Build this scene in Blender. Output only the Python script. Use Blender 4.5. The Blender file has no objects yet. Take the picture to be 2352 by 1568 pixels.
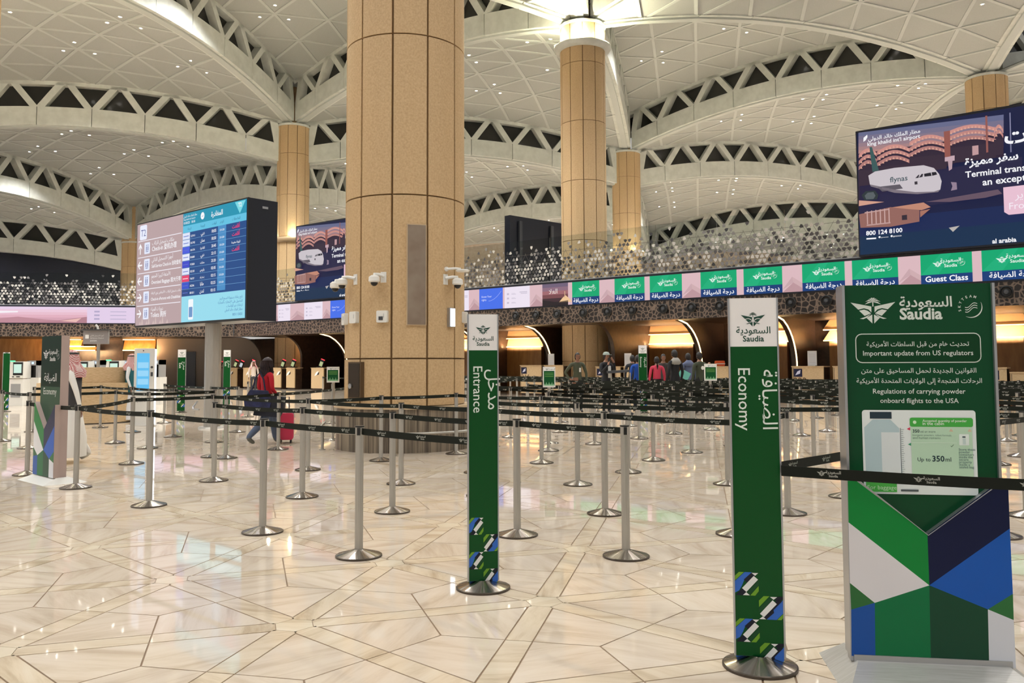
import bpy, math, random, unicodedata
import numpy as np
from mathutils import Vector, Matrix
random.seed(7)
SC = bpy.context.scene
COL = SC.collection
PI = math.pi
# ------------------------------------------------------------------ camera
FOC, CY, CH = 1922.0, 720.0, 1.47
PITCH = math.atan(115 / 1922)
CAMROT = Matrix.Rotation(PI / 2 + PITCH, 3, 'X') @ Matrix.Rotation(-0.004, 3, 'Z')
cam_d = bpy.data.cameras.new('camera'); cam = bpy.data.objects.new('camera', cam_d); COL.objects.link(cam)
cam_d.sensor_width = 36; cam_d.lens = FOC / 2352 * 36; cam_d.shift_y = -64 / 2352
cam_d.clip_end = 400; cam_d.clip_start = 0.05
cam.matrix_world = Matrix.Translation((0, 0, CH)) @ CAMROT.to_4x4()
SC.camera = cam
# ------------------------------------------------------------------ world, exposure
w = bpy.data.worlds.new('ambient_fill'); SC.world = w; w.use_nodes = True  # even warm-white ambient fill for the hall, not a dark night sky
w.node_tree.nodes['Background'].inputs[0].default_value = (1.0, 0.97, 0.93, 1)
w.node_tree.nodes['Background'].inputs[1].default_value = 0.54
SC.view_settings.view_transform = 'Standard'; SC.view_settings.look = 'None'
SC.view_settings.gamma = 1; SC.view_settings.use_curve_mapping = False
SC.view_settings.exposure = 0.0
SPOT_W, RING_W = 3800, 430
SC.cycles.max_bounces = 6; SC.cycles.diffuse_bounces = 3; SC.cycles.glossy_bounces = 3; SC.cycles.use_light_tree = False; SC.cycles.use_adaptive_sampling = True; SC.cycles.adaptive_threshold = .025; SC.cycles.use_denoising = True
SC.cycles.sample_clamp_indirect = 25


def ray(px, py):
    return CAMROT @ Vector(((px - 1176) / FOC, (CY - py) / FOC, -1))
def gr(px, py, z=0.0):
    d = ray(px, py); t = (z - CH) / d.z
    return Vector((d.x * t, d.y * t, z))
def atd(px, py, Y):
    d = ray(px, py); t = Y / d.y
    return Vector((d.x * t, Y, CH + d.z * t))

# ------------------------------------------------------------------ materials
def lin(c):
    return tuple(((v / 255) / 12.92 if v / 255 <= .04045 else ((v / 255 + .055) / 1.055) ** 2.4) for v in c)
MATS = {}
def mat(name, rgb, rough=.5, metal=0, emit=0, spec=None, trans=0, alpha=1, aniso=0, coat=0):
    if name in MATS: return MATS[name]
    m = bpy.data.materials.new(name); m.use_nodes = True
    b = m.node_tree.nodes['Principled BSDF']
    c = (*lin(rgb), 1)
    b.inputs['Base Color'].default_value = c
    b.inputs['Roughness'].default_value = rough; b.inputs['Metallic'].default_value = metal
    if spec is not None: b.inputs['Specular IOR Level'].default_value = spec
    if emit:
        b.inputs['Emission Color'].default_value = c; b.inputs['Emission Strength'].default_value = emit
        b.inputs['Base Color'].default_value = (0, 0, 0, 1)
    if trans: b.inputs['Transmission Weight'].default_value = trans; b.inputs['IOR'].default_value = 1.02 if trans == 1 else 1.45
    if coat: b.inputs['Coat Weight'].default_value = coat
    if aniso:
        b.inputs['Anisotropic'].default_value = aniso
        t = m.node_tree.nodes.new('ShaderNodeTangent'); t.direction_type = 'RADIAL'; t.axis = 'Z'
        m.node_tree.links.new(t.outputs[0], b.inputs['Tangent'])
    if alpha < 1: b.inputs['Alpha'].default_value = alpha
    m.diffuse_color = c
    MATS[name] = m
    return m
def nodes(m):
    return m.node_tree, m.node_tree.nodes, m.node_tree.links, m.node_tree.nodes['Principled BSDF']
def mixnoise(m, c1, c2, scale=10, detail=4, stretch=(1, 1, 1), bump=0, lo=.35, hi=.65, rough=.6):
    nt, N, L, b = nodes(m)
    tc = N.new('ShaderNodeTexCoord'); mp = N.new('ShaderNodeMapping'); mp.inputs['Scale'].default_value = stretch
    no = N.new('ShaderNodeTexNoise'); no.inputs['Scale'].default_value = scale; no.inputs['Detail'].default_value = detail
    no.inputs['Roughness'].default_value = rough
    cr = N.new('ShaderNodeValToRGB'); cr.color_ramp.elements[0].position = lo; cr.color_ramp.elements[1].position = hi
    cr.color_ramp.elements[0].color = (*lin(c1), 1); cr.color_ramp.elements[1].color = (*lin(c2), 1)
    L.new(tc.outputs['Object'], mp.inputs[0]); L.new(mp.outputs[0], no.inputs[0]); L.new(no.outputs[0], cr.inputs[0])
    L.new(cr.outputs[0], b.inputs['Base Color'])
    if bump:
        bp = N.new('ShaderNodeBump'); bp.inputs['Strength'].default_value = bump; bp.inputs['Distance'].default_value = .01
        L.new(no.outputs[0], bp.inputs['Height']); L.new(bp.outputs[0], b.inputs['Normal'])
    return m

def marble(name, base, vein, light, rough=.035):
    m = mat(name, base, rough, spec=.75)
    nt, N, L, b = nodes(m)
    geo = N.new('ShaderNodeNewGeometry'); tc = N.new('ShaderNodeTexCoord')
    mul = N.new('ShaderNodeMath'); mul.operation = 'MULTIPLY'; mul.inputs[1].default_value = 6.283
    L.new(geo.outputs['Random Per Island'], mul.inputs[0])
    obi = N.new('ShaderNodeObjectInfo'); ad = N.new('ShaderNodeMath'); ad.operation = 'MULTIPLY_ADD'; ad.inputs[1].default_value = 6.283
    L.new(obi.outputs['Random'], ad.inputs[0]); L.new(mul.outputs[0], ad.inputs[2])
    rot = N.new('ShaderNodeVectorRotate'); rot.rotation_type = 'Z_AXIS'
    L.new(geo.outputs['Position'], rot.inputs['Vector']); L.new(ad.outputs[0], rot.inputs['Angle'])
    mp = N.new('ShaderNodeMapping'); mp.inputs['Scale'].default_value = (.7, 4.2, 1)
    L.new(rot.outputs[0], mp.inputs[0])
    no = N.new('ShaderNodeTexNoise'); no.inputs['Scale'].default_value = 1.6; no.inputs['Detail'].default_value = 7
    no.inputs['Roughness'].default_value = .62; no.inputs['Distortion'].default_value = .35
    L.new(mp.outputs[0], no.inputs[0])
    cr = N.new('ShaderNodeValToRGB'); e = cr.color_ramp.elements
    e[0].position = .33; e[0].color = (*lin(vein), 1); e[1].position = .72; e[1].color = (*lin(light), 1)
    k = e.new(.5); k.color = (*lin(base), 1)
    L.new(no.outputs[0], cr.inputs[0]); L.new(cr.outputs[0], b.inputs['Base Color'])
    return m
M_TILE = marble('floor_marble', (219, 203, 184), (200, 181, 159), (228, 215, 199))
M_STRIP = marble('floor_marble_strip', (220, 203, 179), (192, 172, 146), (229, 216, 196))
M_HEX = marble('floor_marble_hexagon', (226, 212, 188), (208, 190, 164), (232, 220, 200))
M_GROUT = mat('floor_joint', (132, 106, 80), .5)
M_STONE = mixnoise(mat('column_stone', (190, 160, 118), .6), (178, 147, 104), (202, 172, 130), 30, 6, lo=.25, hi=.65)
M_STONE2 = mat('column_groove', (128, 100, 66), .8)
M_STRIPE = mixnoise(mat('striped_plinth_stone', (130, 115, 98), .3), (62, 52, 42), (150, 136, 116), 16, 7, (1, 1, .02), lo=.38, hi=.64)
M_PLINTH = mat('plinth_ledge', (196, 172, 138), .4)
M_PANEL = mixnoise(mat('ceiling_panel', (170, 172, 166), .8), (162, 163, 157), (180, 181, 176), 60, 2, lo=.3, hi=.7)
M_RIB = mat('ceiling_rib', (188, 191, 185), .6)
M_BEAM = mixnoise(mat('beam_white', (206, 208, 200), .55), (198, 200, 192), (210, 212, 204), 2, 2)
M_BEAMJ = mat('beam_joint', (90, 90, 82), .8)
M_NIGHT = mat('night_glass', (40, 40, 38), .12, spec=.5)
M_STEEL = mixnoise(mat('brushed_steel', (176, 172, 164), .4, metal=.75), (168, 164, 156), (188, 184, 176), 8, 3, (60, 60, .4))
M_BASE = mat('steel_base', (164, 156, 146), .3, metal=1, aniso=.9)
M_BASE.node_tree.nodes['Principled BSDF'].inputs['Anisotropic Rotation'].default_value = .25
def _sheen_streaks(m):  # radial sheen of brushed steel painted into base colour and roughness
    nt, N, L, b = nodes(m); tc = N.new('ShaderNodeTexCoord'); g = N.new('ShaderNodeTexGradient'); g.gradient_type = 'RADIAL'
    L.new(tc.outputs['Object'], g.inputs[0]); no = N.new('ShaderNodeTexNoise'); no.noise_dimensions = '1D'; no.inputs['Scale'].default_value = 18; no.inputs['Detail'].default_value = 2
    L.new(g.outputs['Fac'], no.inputs['W']); cr = N.new('ShaderNodeValToRGB'); cr.color_ramp.elements[0].position = .35; cr.color_ramp.elements[1].position = .65
    cr.color_ramp.elements[0].color = (*lin((134, 125, 115)), 1); cr.color_ramp.elements[1].color = (*lin((196, 188, 178)), 1)
    L.new(no.outputs[0], cr.inputs[0]); L.new(cr.outputs[0], b.inputs['Base Color'])
    mr_ = N.new('ShaderNodeMapRange'); mr_.inputs['To Min'].default_value = .42; mr_.inputs['To Max'].default_value = .14; mr_.inputs['From Min'].default_value = .35; mr_.inputs['From Max'].default_value = .65
    L.new(no.outputs[0], mr_.inputs['Value']); L.new(mr_.outputs[0], b.inputs['Roughness'])
_sheen_streaks(M_BASE)
M_BASER = mat('steel_base_rim', (84, 76, 68), .35, metal=.7)
M_BLACKP = mat('black_plastic', (22, 22, 22), .35)
M_BELT = mat('belt_webbing', (18, 23, 15), .65, spec=.25)
M_BELTP = mat('belt_print', (176, 178, 168), .6)
M_GREEN = mat('sign_green', (3, 76, 40), .28, spec=.6)
M_GREEND = mat('sign_green_dark', (8, 56, 34), .28)
M_GREENB = mat('sign_green_bright', (6, 118, 66), .28)
M_GREENL = mat('sign_leaf_green', (98, 146, 40), .3)
M_SBLUE = mat('sign_blue', (22, 78, 160), .28)
M_SBLUEM = mat('sign_blue_mid', (52, 98, 176), .3)
M_NAVY = mat('sign_navy', (10, 22, 58), .28)
M_WHITE = mat('sign_white', (212, 210, 208), .35)
M_PRINT = mat('sign_print_white', (214, 220, 214), .5)
M_PGREEN = mat('sign_print_green', (30, 66, 54), .5)
M_ALU = mat('aluminium_frame', (176, 178, 180), .3, metal=.8)
M_GREYBASE = mixnoise(mat('sign_base_steel', (196, 194, 188), .3, metal=.35), (188, 186, 180), (204, 202, 198), 6, 3, (1, 20, 1))
M_PINKWOOD = mat('sign_side_laminate', (178, 158, 150), .45)
M_WHITEP = mat('white_plastic', (226, 224, 218), .35)
M_GREYP = mat('grey_plastic', (150, 150, 150), .4)
M_DGREY = mat('dark_grey', (62, 64, 68), .4)
M_DARK = mat('dark_casing', (18, 22, 34), .3)
M_BROWN = mixnoise(mat('dark_brown_wall', (58, 40, 28), .35), (50, 34, 24), (66, 47, 33), 5, 4)
M_GOLD = mixnoise(mat('gold_brown_wall', (142, 100, 50), .38, metal=.15), (128, 88, 42), (152, 108, 58), 4, 5, (1, 1, .2))
M_SHELF = mat('cream_gold_shelf', (196, 150, 100), .4)
M_TAUPE = mat('taupe_wall', (120, 106, 92), .5)
M_OAK = mixnoise(mat('pale_oak', (206, 178, 138), .45), (188, 158, 116), (216, 190, 152), 6, 5, (2, 2, 24))
M_LED = mat('warm_led', (255, 214, 150), emit=5.0)
M_LENS = mat('downlight_lens', (255, 250, 240), emit=30)
M_WLED = mat('white_led', (236, 244, 255), emit=2.5)
M_GLASS = mat('balustrade_glass', (225, 232, 232), .02, trans=1)
MATS['balustrade_glass'].node_tree.nodes['Principled BSDF'].inputs['IOR'].default_value = 1.15
M_SKIN = mat('skin', (168, 116, 88), .55)
M_HAIR = mat('black_hair', (20, 15, 13), .55)
E_ = {}
def EM(name, rgb, s=1.0):
    return mat('screen_' + name, rgb, emit=s)

# ------------------------------------------------------------------ mesh helpers
class MB:
    def __init__(s): s.v = []; s.f = []; s.m = []
    def add(s, vs, fs, mi=0, T=None):
        o = len(s.v)
        for p in vs:
            p = Vector(p)
            s.v.append(tuple(T @ p) if T is not None else tuple(p))
        for f in fs: s.f.append(tuple(i + o for i in f)); s.m.append(mi)
        return s
    def box(s, x0, x1, y0, y1, z0, z1, mi=0, T=None):
        return s.add([(x0, y0, z0), (x1, y0, z0), (x1, y1, z0), (x0, y1, z0), (x0, y0, z1), (x1, y0, z1), (x1, y1, z1), (x0, y1, z1)],
                     [(0, 3, 2, 1), (4, 5, 6, 7), (0, 1, 5, 4), (1, 2, 6, 5), (2, 3, 7, 6), (3, 0, 4, 7)], mi, T)
    def prism(s, pts, z0, z1, mi=0, T=None):
        n = len(pts)
        return s.add([(x, y, z0) for x, y in pts] + [(x, y, z1) for x, y in pts],
                     [tuple(range(n))[::-1], tuple(range(n, 2 * n))] + [(i, (i + 1) % n, n + (i + 1) % n, n + i) for i in range(n)], mi, T)
    def flat(s, pts, mi=0, T=None, y=0.0):      # polygon in local XZ facing -Y
        return s.add([(x, y, z) for x, z in pts], [tuple(range(len(pts)))], mi, T)
    def rect(s, x0, x1, z0, z1, mi=0, T=None, y=0.0):
        return s.flat([(x0, z0), (x1, z0), (x1, z1), (x0, z1)], mi, T, y)
    def disc(s, x, z, r, mi=0, T=None, y=0.0, n=20):
        return s.flat([(x + r * math.cos(2 * PI * k / n), z + r * math.sin(2 * PI * k / n)) for k in range(n)], mi, T, y)
    def tube(s, path, r, n=8, mi=0, T=None, cap=True):
        P = [Vector(p) for p in path]; rs = r if isinstance(r, (list, tuple)) else [r] * len(P)
        rings = []
        up = Vector((0, 0, 1))
        for i, p in enumerate(P):
            d = (P[min(i + 1, len(P) - 1)] - P[max(i - 1, 0)]).normalized()
            a = d.cross(up)
            if a.length < .05: a = d.cross(Vector((1, 0, 0)))
            a.normalize(); b = a.cross(d)
            rings.append([p + rs[i] * (math.cos(2 * PI * k / n) * a + math.sin(2 * PI * k / n) * b) for k in range(n)])
        vs = [q for rr in rings for q in rr]
        fs = [(i * n + k, i * n + (k + 1) % n, (i + 1) * n + (k + 1) % n, (i + 1) * n + k) for i in range(len(P) - 1) for k in range(n)]
        if cap: fs += [tuple(range(n)), tuple(range((len(P) - 1) * n, len(P) * n))[::-1]]
        return s.add(vs, fs, mi, T)
    def lathe(s, prof, n=32, mi=0, T=None, a0=0, a1=2 * PI):
        full = abs(a1 - a0 - 2 * PI) < 1e-6; c = n if full else n + 1
        vs = [(r * math.cos(a0 + (a1 - a0) * k / n), r * math.sin(a0 + (a1 - a0) * k / n), z) for r, z in prof for k in range(c)]
        fs = [(i * c + k, i * c + (k + 1) % c, (i + 1) * c + (k + 1) % c, (i + 1) * c + k) for i in range(len(prof) - 1) for k in range(n)]
        return s.add(vs, fs, mi, T)
    def ball(s, c, r, mi=0, n=12, m=8, T=None):
        r = r if isinstance(r, (list, tuple)) else (r, r, r)
        vs = [(c[0] + r[0] * math.sin(PI * j / m) * math.cos(2 * PI * k / n), c[1] + r[1] * math.sin(PI * j / m) * math.sin(2 * PI * k / n), c[2] + r[2] * math.cos(PI * j / m)) for j in range(m + 1) for k in range(n)]
        fs = [(j * n + k, (j + 1) * n + k, (j + 1) * n + (k + 1) % n, j * n + (k + 1) % n) for j in range(m) for k in range(n)]
        return s.add(vs, fs, mi, T)
    def text(s, txt, x, z, size, mi=0, T=None, y=0.0, align='C', vertical=False, bold=0, res=2):
        vs, fs, wdt = text_mesh(txt, res, bold)
        dx = {'C': -wdt / 2, 'L': 0, 'R': -wdt}[align]
        if vertical: out = [(x + v[1] * size, y, z - (v[0] + dx) * size) for v in vs]
        else: out = [(x + (v[0] + dx) * size, y, z + v[1] * size) for v in vs]
        return s.add(out, fs, mi, T)
    def build(s, name, mats, parent=None, smooth=False, loc=None):
        me = bpy.data.meshes.new(name); me.from_pydata(s.v, [], s.f)
        for mt in (mats if isinstance(mats, (list, tuple)) else [mats]): me.materials.append(mt)
        me.polygons.foreach_set('material_index', s.m)
        if smooth: me.polygons.foreach_set('use_smooth', [True] * len(s.f))
        me.update()
        return link(name, me, parent, loc)
def link(name, me, parent=None, loc=None):
    o = bpy.data.objects.new(name, me); COL.objects.link(o)
    if parent is not None: o.parent = parent
    if loc is not None: o.location = loc
    return o
def tag(o, label=None, cat=None, group=None, kind=None):
    if label: o['label'] = label
    if cat: o['category'] = cat
    if group: o['group'] = group
    if kind: o['kind'] = kind
    return o
def thing(name, label, cat, loc=(0, 0, 0), rz=0, group=None, kind=None):
    o = bpy.data.objects.new(name, None); COL.objects.link(o); o.empty_display_size = .1
    o.location = loc; o.rotation_euler = (0, 0, rz)
    return tag(o, label, cat, group, kind)
def copy_tree(o, parent=None):
    c = o.copy(); COL.objects.link(c); c.parent = parent
    for ch in list(o.children): copy_tree(ch, c)
    return c

# ------------------------------------------------------------------ text (built-in font, Arabic shaped by hand)
FORMS = {}
for cp in range(0xFE70, 0xFEFD):
    d = unicodedata.decomposition(chr(cp)).split()
    if len(d) >= 2 and d[0] in ('<isolated>', '<final>', '<initial>', '<medial>'):
        FORMS.setdefault(''.join(chr(int(x, 16)) for x in d[1:]), {})[d[0][1:-1]] = chr(cp)
def is_ar(ch): return '\u0600' <= ch <= '\u06ff'
def shape_word(wd):
    toks = []; i = 0
    while i < len(wd):
        if wd[i] == '\u0644' and i + 1 < len(wd) and wd[i:i + 2] in FORMS: toks.append(wd[i:i + 2]); i += 2
        else: toks.append(wd[i]); i += 1
    out = []
    for k, t in enumerate(toks):
        f = FORMS.get(t)
        if not f: out.append(t); continue
        prev = k > 0 and 'initial' in FORMS.get(toks[k - 1], {}) 
        nxt = k < len(toks) - 1 and 'initial' in f and 'final' in FORMS.get(toks[k + 1], {})
        key = 'medial' if prev and nxt else 'final' if prev else 'initial' if nxt else 'isolated'
        out.append(f.get(key) or f.get('final' if prev else 'isolated') or t)
    return ''.join(out)[::-1]
def shape(txt):
    if not any(is_ar(c) for c in txt): return txt
    return ' '.join(shape_word(x) if any(is_ar(c) for c in x) else x for x in txt.split(' ')[::-1])
TCACHE = {}
def text_mesh(txt, res=2, bold=0):
    k = (txt, res, bold)
    if k not in TCACHE:
        cu = bpy.data.curves.new('t', 'FONT'); cu.body = shape(txt); cu.resolution_u = res; cu.offset = bold
        o = bpy.data.objects.new('t', cu)
        me = bpy.data.meshes.new_from_object(o)
        vs = [tuple(v.co) for v in me.vertices]; fs = [tuple(p.vertices) for p in me.polygons]
        x0 = min((v[0] for v in vs), default=0); x1 = max((v[0] for v in vs), default=0)
        vs = [(v[0] - x0, v[1], v[2]) for v in vs]
        TCACHE[k] = (vs, fs, x1 - x0)
        bpy.data.objects.remove(o); bpy.data.curves.remove(cu); bpy.data.meshes.remove(me)
    return TCACHE[k]

def emblem(mb, cx, cz, s, mi=0, T=None, y=0.0, lod=0):
    """palm over a winged shield with crossed swords, total width s"""
    def P(pts, flip): return [(cx + (-x if flip else x) * s, cz + z * s) for x, z in (pts[::-1] if flip else pts)]
    for fl in (False, True):
        mb.flat(P([(-.5, .15), (-.33, -.02), (-.2, .01), (-.1, -.02), (-.035, -.09), (-.035, .05)], fl), mi, T, y)
        if lod: mb.flat(P([(-.3, -.06), (-.035, -.35), (-.035, -.13)], fl), mi, T, y); continue
        mb.flat(P([(-.31, -.045), (-.19, -.17), (-.045, -.11), (-.12, -.05), (-.2, -.02)], fl), mi, T, y)
        mb.flat(P([(-.15, -.215), (-.02, -.35), (-.02, -.14)], fl), mi, T, y)
        mb.flat(P([(-.3, -.235), (-.22, -.245), (-.15, -.215), (-.04, -.12), (-.18, -.195), (-.24, -.215)], fl), mi, T, y)
    if lod:
        mb.flat([(cx - .13 * s, cz + .12 * s), (cx, cz + .09 * s), (cx + .13 * s, cz + .12 * s), (cx, cz + .26 * s)], mi, T, y); return
    for a in (-100, -68, -38, -12, 12, 38, 68, 100):
        r = math.radians(a); pts = []
        dx, dz = math.sin(r), math.cos(r)
        p1 = (dx * .10, .16 + dz * .10 * .9); p2 = (dx * .185, .12 + dz * .11 if abs(a) > 30 else .13 + dz * .13)
        nx, nz = dz, -dx
        mb.flat([(cx + x * s, cz + z * s) for x, z in [(0, .155), (p1[0] - nx * .017, p1[1] - nz * .017), p2, (p1[0] + nx * .017, p1[1] + nz * .017)]][::-1], mi, T, y)
    mb.rect(cx - .012 * s, cx + .012 * s, cz + .05 * s, cz + .16 * s, mi, T, y)

def wordmark(mb, cx, cz, size, mi=0, T=None, y=0.0, align='C', res=2):
    mb.text('السعودية', cx, cz, size, mi, T, y, align, bold=.012, res=res)
    mb.text('Saudia', cx, cz - size * .85, size * .86, mi, T, y, align, bold=.02, res=res)

def skyteam(mb, cx, cz, r, mi=0, T=None, y=0.0):
    n = 22
    for k in range(n):
        a0 = math.radians(-120 + 150 * k / n); a1 = math.radians(-120 + 150 * (k + 1) / n); w0 = .1 * math.sin(PI * k / n) + .01; w1 = .1 * math.sin(PI * (k + 1) / n) + .01
        mb.flat([(cx + r * (1 - w0) * math.cos(a0), cz + r * (1 - w0) * math.sin(a0)), (cx + r * math.cos(a0), cz + r * math.sin(a0)), (cx + r * math.cos(a1), cz + r * math.sin(a1)), (cx + r * (1 - w1) * math.cos(a1), cz + r * (1 - w1) * math.sin(a1))], mi, T, y)
    for k, ch in enumerate('SKYTEAM'):
        a = math.radians(196 - 21 * k)
        vs, fs, wd = text_mesh(ch, 2, .02); sz = r * .34; ca, sa = math.cos(a - PI / 2), math.sin(a - PI / 2)
        mb.add([(cx + .95 * r * math.cos(a) + ((v[0] - wd / 2) * ca - (v[1]) * sa) * sz, y, cz + .95 * r * math.sin(a) + ((v[0] - wd / 2) * sa + v[1] * ca) * sz) for v in vs], fs, mi, T)
    for k in range(3):
        o = (k - 1) * .22 * r
        pts = [(-.55 + .1 * i, .12 * math.sin((i - 5) * .6)) for i in range(12)]
        for i in range(11):
            (x0, z0), (x1, z1) = pts[i], pts[i + 1]
            mb.flat([(cx + x0 * r, cz + z0 * r + o + x0 * .35 * r - .035 * r), (cx + x1 * r, cz + z1 * r + o + x1 * .35 * r - .035 * r), (cx + x1 * r, cz + z1 * r + o + x1 * .35 * r + .035 * r), (cx + x0 * r, cz + z0 * r + o + x0 * .35 * r + .035 * r)], mi, T, y)

# ================================================================== FLOOR
TH = math.radians(77.45)
VA = Vector((math.cos(TH), math.sin(TH))); VC = Vector((math.cos(TH - PI / 3), math.sin(TH - PI / 3)))
fb = MB().box(-75, 75, -14, 100, -.25, -.004)
floor = tag(fb.build('floor', M_GROUT), kind='structure')
def proj(P):
    q = CAMROT.transposed() @ (Vector(P) - Vector((0, 0, CH)))
    if q.z > -.1: return None
    return (1176 - FOC * q.x / q.z, CY + FOC * q.y / q.z)
S0 = 1.5; N0 = gr(1250, 1381).xy
HW = .075; HR = .115; G = .0042
def loc_poly(node, k, pts):
    a = TH + k * PI / 3; c, s = math.cos(a), math.sin(a)
    return [(node.x + x * c - y * s, node.y + x * s + y * c) for x, y in pts]
quads, strips, hexes = [], [], []
t30 = math.tan(PI / 6)
for i in range(-10, 60):
    for j in range(-44, 44):
        nd = N0 + VA * (i * S0) + VC * (j * S0)
        if not (-3 < nd.y < 75) or abs(nd.x) > 6 + nd.y * .75: continue
        hexes.append((nd, [(nd.x + HR * math.cos(TH + PI / 6 + k * PI / 3), nd.y + HR * math.sin(TH + PI / 6 + k * PI / 3)) for k in range(6)]))
        for k in range(6):
            # half strip towards neighbour k
            x0 = HR * math.cos(PI / 6) + G
            strips.append((nd, loc_poly(nd, k, [(x0, -HW + G), (S0 / 2 - G, -HW + G), (S0 / 2 - G, HW - G), (x0, HW - G)])))
            # kite between direction k and k+1: in the frame of the bisector (30 deg)
            # corners: near vertex, along strip k to the bisector line, cell corner, along strip k+1
            nv = (HW / math.sin(PI / 6)) + G * 3
            p_near = (nv * math.cos(PI / 6), nv * math.sin(PI / 6))
            p1 = (S0 / 2 - G, HW + G)
            pc = (S0 / 2 - G, (S0 / 2) * t30 - G)
            a = PI / 3; p3r = (S0 / 2 - G, -(HW + G)); p3 = (p3r[0] * math.cos(a) - p3r[1] * math.sin(a), p3r[0] * math.sin(a) + p3r[1] * math.cos(a))
            pcr = (S0 / 2 - G, -(S0 / 2) * t30 + G); pc2 = (pcr[0] * math.cos(a) - pcr[1] * math.sin(a), pcr[0] * math.sin(a) + pcr[1] * math.cos(a))
            pcm = ((pc[0] + pc2[0]) / 2, (pc[1] + pc2[1]) / 2)
            quads.append((nd, loc_poly(nd, k, [p_near, p1, pcm, p3])))
def vis(pts):
    c = Vector((sum(p[0] for p in pts) / len(pts), sum(p[1] for p in pts) / len(pts), 0)); q = proj(c)
    return q is not None and -120 < q[0] < 2470 and q[1] < 1700, (c - Vector((0, 0, 0))).length
def lay(items, name, mt, lim):
    vs = []; rest = []
    for nd, pts in items:
        ok, d = vis(pts)
        (vs if ok else rest).append((d, pts))
    vs.sort(key=lambda t: t[0])
    for d, pts in vs[:lim]:
        c = (sum(p[0] for p in pts) / len(pts), sum(p[1] for p in pts) / len(pts))
        MB().prism([(x - c[0], y - c[1]) for x, y in pts], -.012, 0).build(name, mt, floor, loc=(c[0], c[1], 0))
    mb = MB()
    for d, pts in vs[lim:] + rest: mb.add([(x, y, 0) for x, y in pts], [tuple(range(len(pts)))])
    tag(mb.build(name, mt, floor), kind='stuff')
lay(quads, 'floor_tile', M_TILE, 290); lay(strips, 'inlay_strip', M_STRIP, 290); lay(hexes, 'hexagon_tile', M_HEX, 110)

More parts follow.
